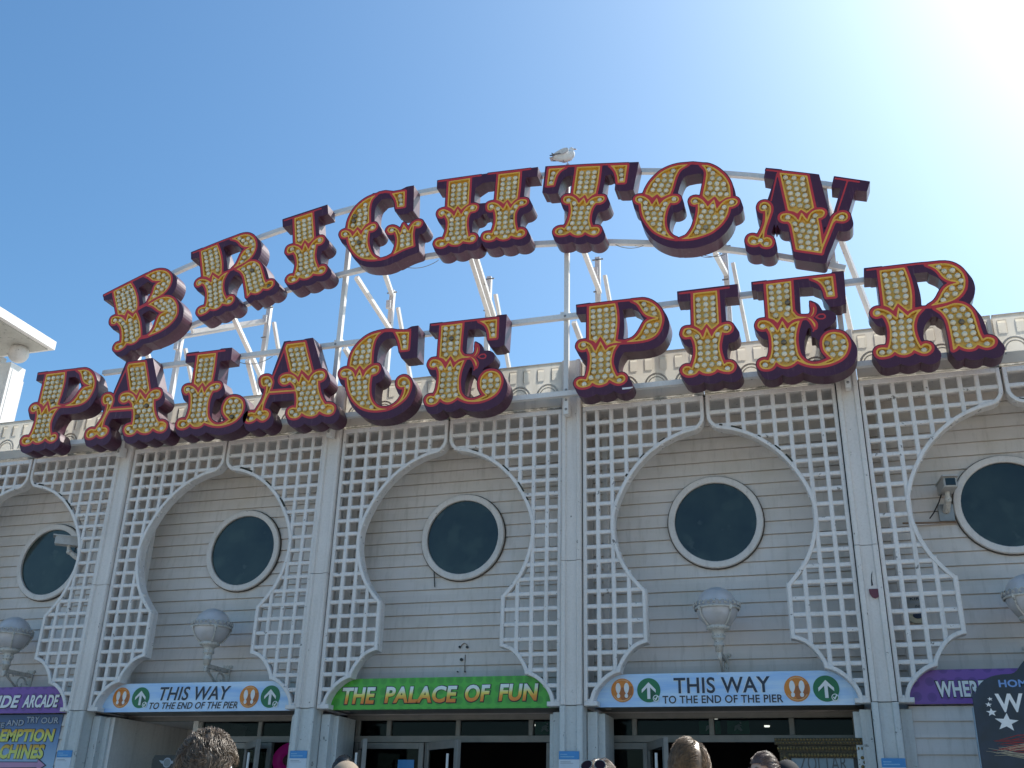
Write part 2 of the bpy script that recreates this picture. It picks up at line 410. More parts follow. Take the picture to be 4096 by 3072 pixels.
GLYPHS = {
 'I': (['-133,1131* 165,1128* 163,666* 125,632 68,595* 13,682* -52,595* -91,636 -142,670*', '-288,594 -266,644 -214,654 -159,640 -114,610 -73,567 -43,496* 11,633* 64,492* 104,563 153,614 222,644 281,641 312,603 305,557 269,528 223,527 195,544* 169,451 150,349 157,255 177,169 194,107* 216,127 258,130 297,108 311,65 288,18 241,0 184,11 136,35 109,56* 78,23 27,6 -22,7 -71,26 -111,63* -147,21 -198,6 -256,10 -297,42 -312,86 -289,125 -250,135 -213,121 -197,101* -168,181 -143,272 -138,366 -151,462 -181,533* -216,527 -258,528 -287,560'],
  [('-300,1149 312,1148', 13)],
  ['-332,1186* 424,1184* 420,1008* -331,1034*']),
 'R': (['-471,1148* -189,1146* -165,1026 -151,887 -152,761 -174,587* -199,579 -223,562* -320,683* -381,589* -421,640 -477,671*', '-611,593 -591,629 -549,645 -494,630 -442,599 -399,555 -358,497* -322,631* -234,507* -203,538 -144,564 -64,575* -114,526 -153,465 -179,384 -186,300 -177,215 -159,148 -143,98* -115,124 -76,127 -40,106 -31,63 -51,25 -93,2 -138,6 -188,37 -224,64* -251,30 -301,11 -347,10 -392,29 -430,66* -462,33 -511,15 -575,12 -616,32 -632,81 -613,120 -576,134 -529,131 -499,120* -470,196 -453,288 -448,381 -459,458 -479,518 -511,559* -545,541 -581,539 -607,564', '58,1143* 130,1144 209,1142 286,1127 352,1090 406,1029 435,961 443,878 426,794 394,732 339,673 272,635 200,617 121,608 17,596* 85,637 132,693 173,763 220,819 279,849 359,863* 292,886 241,917 201,967 177,1024 151,1067 109,1108', '71,560* 146,569 210,582 283,600 358,585 413,545 451,488 470,411 480,326 487,242 496,177 514,111* 549,129 586,124 623,102 632,64 611,22 566,0 522,1 480,24 450,46* 419,13 379,0 334,4 292,24 252,61* 220,24 188,10* 191,114 189,206 186,299 179,384 160,443 130,503'],
  [('-607,1174 -309,1174 -26,1171 211,1156', 12), ('-165,583 -63,586 55,587', 18)],
  ['-642,1207* -435,1205* -452,1059* -652,1068*', '-144,1191* 64,1184* 109,1103* 23,1121* -55,1069* -158,1084*']),
 'E': (['-358,1168* -59,1170* -72,787 -64,745 -37,695 4,669 56,659 117,657* 46,646 -15,648 -77,639 -140,602* -202,702* -264,618* -304,669 -363,697*', '111,650* 145,681 162,725 166,765 161,807* 177,764 172,713 153,675 116,649*', '81,654* 126,623 157,578 171,541 163,501* 148,549 128,597*', '-499,628 -474,671 -419,677 -368,657 -318,609 -270,517* -204,646* -156,517* -118,573 -63,607 -2,616* -34,537 -60,439 -70,340 -66,260 -56,179 -27,117 20,62 77,34 153,27 231,47 310,77* 265,131 232,194 223,274 238,342 277,392 326,415 394,414 459,384 500,329 517,248 501,171 464,103 409,56 330,21 244,2 150,0 58,18 -16,51 -76,93* -118,58 -172,35 -224,33 -274,57 -320,106* -348,55 -389,26 -442,22 -493,42 -517,95 -499,137 -450,151 -407,134* -370,217 -354,315 -351,415 -362,498 -396,573* -429,552 -472,563 -497,592', '181,1168* 431,1168* 429,888* 334,891* 328,959 312,1023 279,1091 239,1133'],
  [('-504,1197 450,1186', 12), ('184,640 226,670 274,669 293,644 288,618 259,606 221,613 184,638', 9), ('143,851 147,799', 9), ('137,454 158,492', 9)],
  ['-533,1228* -342,1226* -352,1098* -535,1098*', '424,1225* 565,1221* 546,764* 344,766* 355,883*', '126,876* 170,859 227,813 256,753 266,721* 338,713 399,672 418,609 396,552 344,508 272,467 224,423 160,381 108,378*', '-58,1182* 226,1182* 309,1034* 188,1052* 91,1055* -40,1074*']),
 'P': (['-381,1134* -38,1134* -21,1031 -14,898 -22,777 -34,688 -47,600* 9,575 90,565* 9,565 -64,567 -119,559 -157,542* -236,686* -298,593* -328,630 -384,652*', '180,1140* 249,1138 331,1132 411,1095 482,1029 533,946 556,843 544,754 510,669 459,606 386,571 297,557 189,556 72,563* 163,584 217,617 264,671 302,736 339,801 394,839 489,851* 405,883 343,926 300,998 270,1063 230,1110', '-530,589 -513,627 -458,644 -402,624 -347,572 -307,477* -237,618* -174,478* -137,516 -83,534 -21,539* -65,473 -89,397 -100,309 -87,230 -62,159 -34,97* 0,118 41,116 71,81 66,38 30,9 -20,2 -73,25 -133,72* -162,30 -225,8 -279,10 -324,33 -347,55* -374,19 -424,0 -488,0 -538,27 -556,73 -533,109 -487,119 -428,102* -396,196 -381,283 -374,381 -380,461 -412,545* -449,519 -495,525 -523,558'],
  [('-531,1157 -73,1157 295,1152', 14)],
  ['-558,1187* -362,1190* -363,1026* -550,1041*', '-36,1167* 176,1169* 256,1075* 184,1091* 83,1079* -19,1031*']),
 'B': (['-433,1112* -122,1111* -79,967 -60,813 -66,674 -92,577* -132,557 -167,536* -251,653* -310,571* -359,615 -420,644*', '-556,585 -528,641 -464,639 -404,604 -348,545 -308,454* -251,586* -180,467* -150,509 -116,525* -91,408 -84,288 -91,177 -110,51* -131,56* -172,27 -227,11 -289,22 -351,66* -393,29 -449,8 -522,17 -563,61 -560,105 -526,138 -474,130 -438,118* -414,210 -403,319 -410,415 -459,522* -494,506 -544,530', '140,1109* 237,1113 322,1107 404,1077 481,1022 532,949 556,869 548,790 508,717 451,665 370,627 283,615 198,614 99,597* 164,668 217,733 258,818 302,854 347,865 411,866* 331,903 253,952 215,1015 185,1062', '103,560* 191,571 277,577 360,564 439,533 512,462 550,377 563,277 545,172 501,103 429,51 340,18 243,1 138,0 10,13* 84,51 146,109 191,189 245,263 303,290 376,285* 297,322 244,379 211,437 168,499'],
  [('-596,1122 -218,1127 163,1129', 18), ('-87,569 0,580 102,582', 29), ('-102,41 14,7', 31)],
  ['-620,1151* -411,1151* -429,954* -617,1029*', '-65,1128* 142,1134* 217,996* 59,951* -29,940*']),
 'G': (['-81,1121* -135,1075 -166,1012 -183,924 -185,804 -182,658* -236,636 -304,555* -366,633* -427,563* -473,608 -527,636* -509,762 -470,864 -408,960 -336,1029 -245,1083 -163,1108', '-632,572 -615,607 -565,617 -509,592 -471,543 -446,483* -365,583* -305,469* -270,545 -217,597 -145,624 -91,616 -67,566 -89,521 -134,507 -184,524* -200,430 -203,332 -187,241 -154,146 -108,67 -31,0* -116,12 -206,37 -296,81 -369,147 -435,239 -483,339 -509,433 -517,500* -561,490 -612,517', '171,1084* 379,1072* 371,807* 259,817* 249,908 221,995', '108,455 127,494 180,501 234,473 279,424 306,358* 363,501* 434,367* 474,445 526,496 588,504 632,475 627,428 588,406 522,434* 509,359 500,274 513,102* 430,92 342,74 202,25* 237,104 258,205 258,302 226,412* 190,391 137,404'],
  [('-99,1119 -26,1145 65,1142 175,1100', 20), ('-98,3 17,-14 114,-3 207,34', 22), ('175,1104 275,1088 383,1086', 12)],
  ['211,1120* 302,1112* 406,1146* 523,1140* 513,687* 223,753* 209,817*', '-137,1168* 175,1119* 194,992* 48,1049* -61,1036* -134,993*']),
 'H': (['-549,1096* -223,1107* -209,666* -266,627 -314,582* -372,657* -419,575* -462,622 -530,662*', '-660,566 -645,610 -585,628 -517,598 -455,544 -412,481* -369,610* -306,498* -271,571 -220,626 -147,645 -85,623 -72,580 -101,538 -175,532* -206,460 -211,358 -197,255 -162,110* -124,145 -77,135 -51,96 -70,44 -123,25 -188,38 -240,60* -278,24 -332,6 -397,18 -461,58* -499,16 -562,0 -629,21 -660,70 -643,113 -593,130 -536,116* -508,213 -495,323 -505,427 -563,537* -602,501 -641,522', '206,1107* 528,1103* 526,842 516,654* 468,624 431,574* 375,661* 314,597* 277,635 205,676*', '77,586 89,630 148,645 214,623 272,570 317,515* 364,623* 422,504* 462,574 522,625 593,636 653,614 660,568 618,533 551,527* 506,447 496,358 511,236 546,112* 579,147 624,140 660,103 656,54 605,21 534,25 460,63* 427,23 366,11 302,28 249,70* 212,29 140,21 75,46 53,94 72,141 131,149 177,133* 207,214 221,333 208,446 179,536* 140,508 93,527'],
  [('-709,1120 -61,1128', 14), ('51,1135 677,1126', 14)],
  ['-736,1145* -540,1148* -523,971* -726,994*', '-217,1146* 194,1149* 187,984* 94,996 62,992 -17,993* -159,898* -197,903*', '-83,654* 84,646* 171,461* 96,481* -157,433* -169,465*', '653,1143* 791,1145* 789,984* 516,999*']),
 'T': (['-153,1103* 178,1106* 183,868 172,656* 129,633 70,568* 25,647* -45,582* -92,632 -148,664*', '-279,582 -263,625 -205,637 -142,620 -84,569 -47,510* 14,604* 64,496* 96,558 150,599 224,615 284,608 308,578 294,531 247,504 192,506* 155,436 138,341 139,247 154,190 181,123* 220,131 271,125 305,87 295,36 250,0 186,6 101,55* 69,14 12,1 -49,17 -106,60* -144,28 -200,11 -269,14 -317,51 -316,103 -277,131 -227,136 -195,119* -159,199 -140,303 -142,408 -170,515* -213,511 -259,537', '-559,1094* -319,1103* -387,1059 -429,986 -446,897 -452,819* -548,813*', '319,1102* 559,1099* 555,818* 459,819* 445,895 413,984 367,1055'],
  [('-576,1116 -31,1125 565,1121', 14)],
  ['546,1142* 715,1141* 690,692* 429,703* 428,799*', '-619,1141* -189,1143* -183,974 -285,959 -360,874 -395,757 -363,687* -598,697*', '173,1144* 343,1145* 414,974* 356,968* 301,941* 198,946*']),
 'O': (['-70,1147* -131,1095 -173,1053 -198,964 -207,866 -209,769 -221,670* -268,645 -330,603* -396,660* -452,601* -501,636 -562,652* -549,741 -519,840 -469,931 -402,1018 -314,1081 -204,1126', '-680,563 -669,602 -617,622 -555,609 -485,560 -433,491* -389,604* -333,497* -301,562 -252,613 -184,645 -126,644 -90,613 -93,565 -137,535 -196,539* -220,452 -225,357 -213,253 -180,152 -127,72 -67,21 -14,2* -96,5 -210,38 -311,87 -402,165 -492,272 -547,373 -587,501* -618,504 -655,521', '100,1147* 192,1144 298,1100 402,1023 472,950 529,858 561,755 577,673* 524,659 448,588* 372,673* 299,589* 254,633 210,673* 208,793 205,917 194,1023 161,1089', '69,579 77,623 122,643 182,629 237,594 308,509* 372,631* 433,475* 463,552 515,621 589,653 645,649 680,612 672,565 627,529 584,524* 583,419 554,316 500,219 420,131 312,68 192,22 51,0* 124,44 165,121 189,207 196,319 193,441 174,543* 128,526 88,543'],
  [('-234,1105 -141,1145 -20,1168 106,1160', 19), ('-111,-6 -10,-19 124,0', 16)],
  ['-214,1091* -58,1147* 127,1136* 183,1012* 102,1008* 38,996* -72,961* -147,879* -189,965*']),
 'N': (['-425,1102* -71,1107* 128,652* 94,620 58,560* -25,605* -53,540* -103,562 -174,565*', '-248,446 -240,498 -187,523 -127,522 -69,497 -15,444* -9,567* 87,473* 93,554 129,615 181,639 239,643 272,609 268,558 242,527 212,514* 265,384 352,149* 363,273 375,393 381,503 396,575 434,626 486,650 535,633 556,587 544,541 500,518 426,521* 404,477 396,407 386,277 370,108 373,36* 60,31* -7,188 -68,327 -99,381 -136,410* -172,399 -216,406', '-544,560 -539,612 -503,641 -450,637 -403,593 -381,526 -381,444 -383,323 -382,222 -363,125* -335,145 -281,135 -247,86 -253,30 -297,3 -350,8 -394,45* -421,15 -477,0 -529,16 -556,61 -548,118 -497,137 -436,117* -417,226 -413,338 -429,436 -453,514* -492,502 -528,522'],
  [('-596,1117 -62,1123', 12), ('278,1118 570,1110', 12), ('-449,1078 -420,673', 10), ('429,1098 416,663', 10)],
  ['-618,1150* -404,1156* -411,984* -598,995*', '-465,1007* -404,1090* -189,563* -236,449* -261,283* -419,622* -467,686*', '-90,1149* 67,1150* 299,669* 147,643*', '249,1152* 697,1139* 693,987* 260,985*', '376,1003* 553,990* 551,685* 372,626*']),
 'A': (['-174,1155* 110,1155* 279,680* 254,649 230,615* 109,728* 69,620* 17,666 -58,714* -191,1093*', '-214,605 -199,661 -133,685 -53,674 22,627 92,533* 120,669* 240,536* 268,609 320,661 386,680 456,660 489,604 473,548 428,525 384,532* 400,433 430,335 473,246 539,155* 577,165 646,140 679,95 667,31 614,4 536,21 455,71* 422,23 358,2 270,20 190,69* 156,17 91,0 20,21 -25,86 -14,141 41,164 95,153* 90,276 68,373 48,418* 19,493 -49,563* -93,529 -153,531 -197,564', '-517,638 -501,680 -443,693 -380,672 -331,608 -327,540 -357,432 -394,345 -417,262 -423,163* -369,162 -319,120 -321,63 -369,21 -427,17 -498,66* -537,28 -604,11 -656,30 -679,84 -662,134 -606,157 -539,141* -487,231 -441,322 -412,433 -412,539* -460,530 -502,578', '-364,445* 51,429* 59,408* -366,424*'],
  [('-190,1122 -335,638', 13)],
  ['-226,1207* -121,1209* 12,475* -304,480* -347,727*', '99,1206* 233,1209* 427,707* 279,685*', '-360,418* 71,392* 84,282* -201,297* -382,325*']),
 'L': (['-372,1164* -68,1160* -57,911 -62,712* -100,693 -153,628* -210,709* -277,636* -316,678 -358,702*', '-514,638 -500,675 -437,687 -363,660 -292,596 -260,541* -214,663* -157,534* -125,606 -64,656 11,674 73,660 98,624 85,583 40,560 -21,562* -51,486 -65,394 -62,293 -48,208 -16,132 43,67 117,28 195,26 259,47 317,86* 253,142 203,211 191,285 209,357 249,408 314,429 393,416 461,377 504,318 518,234 500,154 453,87 384,39 293,12 180,0 61,20 -84,75* -116,37 -182,20 -253,36 -310,83* -342,45 -397,22 -468,29 -515,70 -518,116 -490,150 -431,154 -389,141* -361,230 -349,331 -363,434 -380,520 -418,581* -454,556 -495,589'],
  [('-545,1180 73,1181', 16)],
  ['-571,1220* -360,1221* -369,1043* -563,1060*', '1,1221* 193,1215* 201,1015* -74,1013*']),
 'C': (['43,1171* -11,1130 -53,1056 -73,949 -77,832 -70,699* -117,680 -181,620* -244,700* -297,623* -338,672 -397,698* -391,810 -362,915 -302,1007 -222,1087 -129,1140 -34,1163', '-527,610 -507,657 -445,671 -375,647 -320,587 -297,512* -239,651* -179,504* -147,587 -94,639 -29,670 29,664 53,622 37,566 -8,538 -58,538* -71,434 -68,329 -53,233 -11,134 52,62 130,22 224,12 306,41 376,94 425,173 443,246 442,307* 398,298 353,326 340,380 360,430 414,452 472,432 513,380 527,312 514,229 474,149 413,91 333,43 243,10 160,0 48,2 -57,22 -166,70 -259,150 -336,253 -385,363 -412,462 -422,535* -470,536 -512,565', '246,1145* 455,1118* 456,851* 356,853* 335,939 299,1041'],
  [('15,1162 91,1185 178,1178 257,1154', 23), ('257,1156 373,1139 472,1153', 12)],
  ['324,1157* 391,1158* 483,1199* 587,1200* 601,713* 394,718* 374,798* 316,819*', '-14,1160* 238,1148* 285,1043* 214,1092* 136,1102* -3,1030*']),
}

# ------------------------------------------------------------------ the lettering
YF, YB = -.50, -.265           # front and back of every letter
SH = (.046, -.097)            # the purple block shade falls to lower right on the faces
RES = .009

def seg_dist(X, Z, P, Q):
    dx, dz = Q[0]-P[0], Q[1]-P[1]; L = dx*dx+dz*dz+1e-12
    t = np.clip(((X-P[0])*dx+(Z-P[1])*dz)/L, 0, 1)
    return np.hypot(X-P[0]-t*dx, Z-P[1]-t*dz)
def poly_sd(X, Z, poly):
    d = np.full(X.shape, 9.); ins = np.zeros(X.shape, bool); n = len(poly)
    for i in range(n):
        p, q = poly[i], poly[(i+1) % n]
        d = np.minimum(d, seg_dist(X, Z, p, q))
        if p[1] != q[1]:
            c = ((p[1] > Z) != (q[1] > Z)) & (X < (q[0]-p[0])*(Z-p[1])/(q[1]-p[1])+p[0])
            ins ^= c
    return np.where(ins, -d, d)
def shift_field(F, sx, sz):
    """bilinear shift of a field by (sx, sz) cells"""
    def sh(A, k, ax):
        i = int(math.floor(k)); fr = k-i
        a = np.roll(A, i, ax); b = np.roll(A, i+1, ax)
        return a*(1-fr)+b*fr
    return sh(sh(F, sx, 1), sz, 0)
def contours(F, x0, z0, h):
    """marching squares, returns edge segments between interpolated points"""
    nz, nx = F.shape; S = F < 0
    code = S[:-1,:-1]*1+S[:-1,1:]*2+S[1:,1:]*4+S[1:,:-1]*8
    segs = []; ptsd = {}; P = []
    def ep(kind, j, i):
        k = (kind, j, i)
        if k in ptsd: return ptsd[k]
        if kind == 0: a, b = F[j,i], F[j,i+1]; t = a/(a-b); p = (x0+(i+t)*h, z0+j*h)
        else: a, b = F[j,i], F[j+1,i]; t = a/(a-b); p = (x0+i*h, z0+(j+t)*h)
        ptsd[k] = len(P); P.append(p); return ptsd[k]
    T = {1:[(3,0)],2:[(0,1)],3:[(3,1)],4:[(1,2)],5:[(3,2),(1,0)],6:[(0,2)],7:[(3,2)],8:[(2,3)],9:[(2,0)],10:[(0,3),(2,1)],11:[(2,1)],12:[(1,3)],13:[(1,0)],14:[(0,3)]}
    for j, i in zip(*np.nonzero((code > 0) & (code < 15))):
        E = {0:(0,j,i),1:(1,j,i+1),2:(0,j+1,i),3:(1,j,i)}
        for a, b in T[int(code[j,i])]:
            segs.append((ep(*E[a]), ep(*E[b])))
    return P, segs
def chains(P, segs):
    nxt = {}
    for a, b in segs: nxt.setdefault(a, []).append(b)
    out = []
    while nxt:
        a = next(iter(nxt)); ch = [a]
        while a in nxt:
            l = nxt[a]; b = l.pop()
            if not l: del nxt[a]
            if b == ch[0]: break
            ch.append(b); a = b
        if len(ch) > 3: out.append([P[i] for i in ch])
    return out
def thin(ch, tol=.0011):
    """drop contour points that lie on the line between their neighbours"""
    keep = [ch[0]]; i = 0; n = len(ch)
    while i < n:
        j = i+1
        while j+1 < i+9 and j+1 <= n:
            a, b = ch[i], ch[(j+1) % n]
            L = math.hypot(b[0]-a[0], b[1]-a[1])+1e-9
            if max(abs((b[0]-a[0])*(c[1]-a[1])-(b[1]-a[1])*(c[0]-a[0]))/L for c in (ch[k % n] for k in range(i+1, j+1))) > tol: break
            j += 1
        if j >= n: break
        keep.append(ch[j]); i = j
    return keep

def make_glyph(key):
    ys, rs, os_ = GLYPHS[key]
    Y = [smooth_poly(pts(s)) for s in ys]
    allp = [p for pl in Y for p in pl]
    x0 = min(p[0] for p in allp)-.22; x1 = max(p[0] for p in allp)+.32
    z0 = min(p[1] for p in allp)-.30; z1 = max(p[1] for p in allp)+.20
    nx = int((x1-x0)/RES)+1; nz = int((z1-z0)/RES)+1
    X, Z = np.meshgrid(x0+np.arange(nx)*RES, z0+np.arange(nz)*RES)
    D = np.full(X.shape, 9.)
    for pl in Y: D = np.minimum(D, poly_sd(X, Z, pl))
    Rf = D-.031
    for s, w in rs:
        l = [(int(a.split(',')[0])/1000, int(a.split(',')[1])/1000) for a in s.split()]
        for p, q in zip(l[:-1], l[1:]): Rf = np.minimum(Rf, seg_dist(X, Z, p, q)-w/1000)
    O = Rf.copy(); K = 14
    for k in range(1, K+1): O = np.minimum(O, shift_field(Rf, SH[0]*k/K/RES, SH[1]*k/K/RES))
    O = O-.012
    for s in os_: O = np.minimum(O, poly_sd(X, Z, smooth_poly(pts(s))))
    G = D+.020
    V = []; E = []; outl = None
    for F in (O, Rf, D, G):
        P, sg = contours(F, x0, z0, RES); ch = [thin(c) for c in chains(P, sg)]
        if F is O: outl = ch
        if F is G: goldl = ch
        for c in ch:
            b = len(V); V += c; E += [(b+i, b+(i+1) % len(c)) for i in range(len(c))]
    r = delaunay_2d_cdt([Vector(p) for p in V], E, [], 0, 1e-6)
    cv, cf = r[0], r[2]
    def samp(F, x, z):
        u, w = (x-x0)/RES, (z-z0)/RES; i, j = int(u), int(w)
        i = min(max(i, 0), nx-2); j = min(max(j, 0), nz-2); fu, fw = u-i, w-j
        return (F[j,i]*(1-fu)+F[j,i+1]*fu)*(1-fw)+(F[j+1,i]*(1-fu)+F[j+1,i+1]*fu)*fw
    parts = {'body': MB(), 'red': MB(), 'rim': MB(), 'gold': MB()}
    idx = {k: {} for k in parts}
    def vid(k, i, y):
        kk = (i, y)
        if kk not in idx[k]:
            idx[k][kk] = len(parts[k].v); parts[k].v.append((cv[i].x, y, cv[i].y))
        return idx[k][kk]
    for t in cf:
        t = list(t)
        cx = sum(cv[i].x for i in t)/3; cz = sum(cv[i].y for i in t)/3
        if samp(O, cx, cz) >= 0: continue
        ar = (cv[t[1]].x-cv[t[0]].x)*(cv[t[2]].y-cv[t[0]].y)-(cv[t[1]].y-cv[t[0]].y)*(cv[t[2]].x-cv[t[0]].x)
        if abs(ar) < 1e-12: continue
        if ar < 0: t = t[::-1]
        if samp(G, cx, cz) < 0: k, y = 'gold', .048
        elif samp(D, cx, cz) < 0: k, y = 'rim', 0
        elif samp(Rf, cx, cz) < 0: k, y = 'red', 0
        else: k, y = 'body', 0
        parts[k].f.append(tuple(vid(k, i, y) for i in t))
        parts['body'].f.append(tuple(vid('body', i, YB-YF) for i in t[::-1]))
    # the returns (sides) with short panels of sheet metal, and the recess walls of the lamp panels
    for c in outl:
        b = len(parts['body'].v); n = len(c)
        parts['body'].v += [(p[0], 0, p[1]) for p in c]+[(p[0], YB-YF, p[1]) for p in c]
        for i in range(n): parts['body'].f.append((b+i, b+n+i, b+n+(i+1) % n, b+(i+1) % n)[::-1])
    for c in goldl:
        b = len(parts['rim'].v); n = len(c)
        parts['rim'].v += [(p[0], 0, p[1]) for p in c]+[(p[0], .048, p[1]) for p in c]
        for i in range(n): parts['rim'].f.append((b+i, b+n+i, b+n+(i+1) % n, b+(i+1) % n))
    # lamp positions: rows of bulbs spread across each panel
    bulbs = []
    for pl in Y:
        zs = [p[1] for p in pl]; a = min(zs)+.052; row = 0
        while a < max(zs)-.035:
            xs = np.arange(min(p[0] for p in pl), max(p[0] for p in pl), .006)
            d = poly_sd(xs, np.full(xs.shape, a), pl) < -.043
            i = 0
            while i < len(xs):
                if d[i]:
                    j = i
                    while j+1 < len(xs) and d[j+1]: j += 1
                    w = xs[j]-xs[i]; n = int(w/.0855)+1
                    for k in range(n):
                        x = (xs[i]+xs[j])/2+((k-(n-1)/2)*(min(w/(n-1)*.98, .092) if n > 1 else 0))
                        if all(math.hypot(x-u, a-v) > .068 for u, v in bulbs):
                            bulbs.append((float(x), float(a)))
                    i = j+1
                else: i += 1
            a += .0785; row += 1
    # single lamps in the curls the rows have missed
    for pl in Y:
        for p in pl[::2]:
            pass
    cand = np.argwhere(D < -.040)
    order = sorted(map(tuple, cand), key=lambda q: D[q])
    for j, i in order:
        x, z = x0+i*RES, z0+j*RES
        if all(math.hypot(x-u, z-v) > .080 for u, v in bulbs): bulbs.append((float(x), float(z)))
    mats = {'body': M['purple'], 'red': M['red'], 'rim': M['rim'], 'gold': M['gold']}
    names = {'body': 'letter_body', 'red': 'red_outline', 'rim': 'yellow_rim', 'gold': 'lamp_panel'}
    return {k: [q.mesh(names[k], mats[k]) for q in (islands(parts[k]) if k in ('gold', 'rim') else [parts[k]])] for k in parts}, names, bulbs

bm_ = MB()
bm_.lathe([(.0,.055),(.013,.054),(.025,.048),(.0335,.037),(.0355,.026),(.032,.013),(.022,.003),(.018,0)], (0,0,0), 12)
BULB = bm_.mesh('bulb', M['bulb'], True)
BULB.transform(Matrix.Rotation(radians(90), 4, 'X'))     # axis to -Y
GROW = 'bulb-lit letters of the arched pier sign'
LETTERS = [
 ('B',-4.719,8.097,20.5,'purple letter B with gold bulb panels, tilted at the left end of the arch'),
 ('R',-3.274,8.497,15.4,'tilted purple letter R with gold bulb panels, next to the B on the arch'),
 ('I',-2.139,8.719,10.4,'tilted purple letter I with gold bulb panels, left of the G on the arch'),
 ('G',-.992,8.873,4.0,'purple letter G with gold bulb panels and a crown-shaped spur'),
 ('H',.497,8.896,-2.3,'purple letter H with two gold stems full of bulbs'),
 ('T',1.893,8.785,-7.95,'purple letter T with gold bulb panels and a gull on its top'),
 ('O',3.219,8.517,-13.6,'round purple letter O with four gold bulb panels'),
 ('N',4.611,8.115,-19.3,'purple letter N with gold bulb panels, tilted at the right end of the arch'),
 ('P',-6.057,6.538,0,'upright purple letter P with gold bulb panels at the far left of the lower row'),
 ('A',-4.784,6.522,0,'upright purple letter A with gold bulb panels, standing below the B'),
 ('L',-3.406,6.521,0,'upright purple letter L with a round gold foot full of bulbs'),
 ('A',-2.152,6.524,0,'upright purple letter A with gold bulb panels, between the L and the C'),
 ('C',-.910,6.519,0,'upright purple letter C with gold bulb panels, right of the L and an A'),
 ('E',.371,6.501,0,'upright purple letter E with gold bulb panels, right after the C'),
 ('P',2.433,6.551,0,'upright purple letter P with gold bulb panels and a white scratch on its foot'),
 ('I',3.522,6.561,0,'upright purple letter I with gold bulb panels, below the O'),
 ('E',4.641,6.523,0,'upright purple letter E with gold bulb panels, right below the N'),
 ('R',6.076,6.540,0,'upright purple letter R with gold bulb panels, at the right end of the lower row'),
]
_g = {}
for n, (k, x, z, a, lab) in enumerate(LETTERS):
    if k not in _g: _g[k] = make_glyph(k)
    ms, names, bl = _g[k]
    L = thing('sign_letter', lab, 'sign letter', (x, YF, z), (0, -radians(a), 0), GROW)
    for kk in ('body', 'red', 'rim', 'gold'):
        for m_ in ms[kk]: use(m_, names[kk], L)
    for u, v in bl: use(BULB, 'bulb', L, (u, .048, v))
    if n == 14:
        s = MB(); s.prism([(.03,-.083),(.13,-.083),(.16,-.072),(.16,-.060),(.03,-.060)], -.003, .002)
        s.build('white_scratch', M['whiteprint'], L)

# ------------------------------------------------------------------ the arcade building
W = 3.4
SEAMS = [(n-2)*W for n in range(-1, 6)]
PIERS = [(n-1.5)*W for n in range(-2, 6)]
ZD, ZC, ZJ, ZS, ZT = .12, 2.791, 4.483, 6.507, 7.165     # deck, cap of the lower piers, joint, seam under parapet, top
YW = .75                                                 # siding plane behind the screens
B = thing('pier_arcade_building', 'long white timber amusement building with keyhole lattice arches and round windows', 'building', (0,0,0))
KEY = [(1.45,2.79,1),(1.437,2.88),(1.41,2.945),(1.365,3.01),(1.31,3.065),(1.24,3.115),(1.17,3.145),(1.127,3.155,1),
       (1.118,3.2),(1.09,3.26),(1.045,3.33),(.99,3.395),(.92,3.445),(.84,3.475),(.80,3.482,1),(.805,4.09,1),
       (.88,4.175),(.95,4.26),(1.02,4.36),(1.08,4.48),(1.125,4.61),(1.155,4.73),(1.17,4.83),(1.173,4.92),(1.165,5.02),
       (1.14,5.12),(1.10,5.235),(1.04,5.36),(.97,5.485),(.88,5.61),(.77,5.73),(.65,5.83),(.53,5.91),(.41,5.967),(.29,6.012),
       (.19,6.035),(.12,6.055),(.065,6.1),(.027,6.16),(.014,6.24),(.014,6.5,1)]
KEY = [(k[0], k[1], len(k) > 2) for k in KEY]
KP = smooth_poly(KEY, .04, False)
XO = 1.562                                               # outer edge of each screen
panel_poly = KP+[(XO, 6.5), (XO, 2.79)]
def spans(axis, c):
    """intervals of the line axis=c inside the panel"""
    cr = []; n = len(panel_poly)
    for i in range(n):
        p, q = panel_poly[i], panel_poly[(i+1) % n]; a, b = p[axis], q[axis]
        if (a > c) != (b > c): cr.append(p[1-axis]+(q[1-axis]-p[1-axis])*(c-a)/(b-a))
    cr.sort(); return list(zip(cr[::2], cr[1::2]))
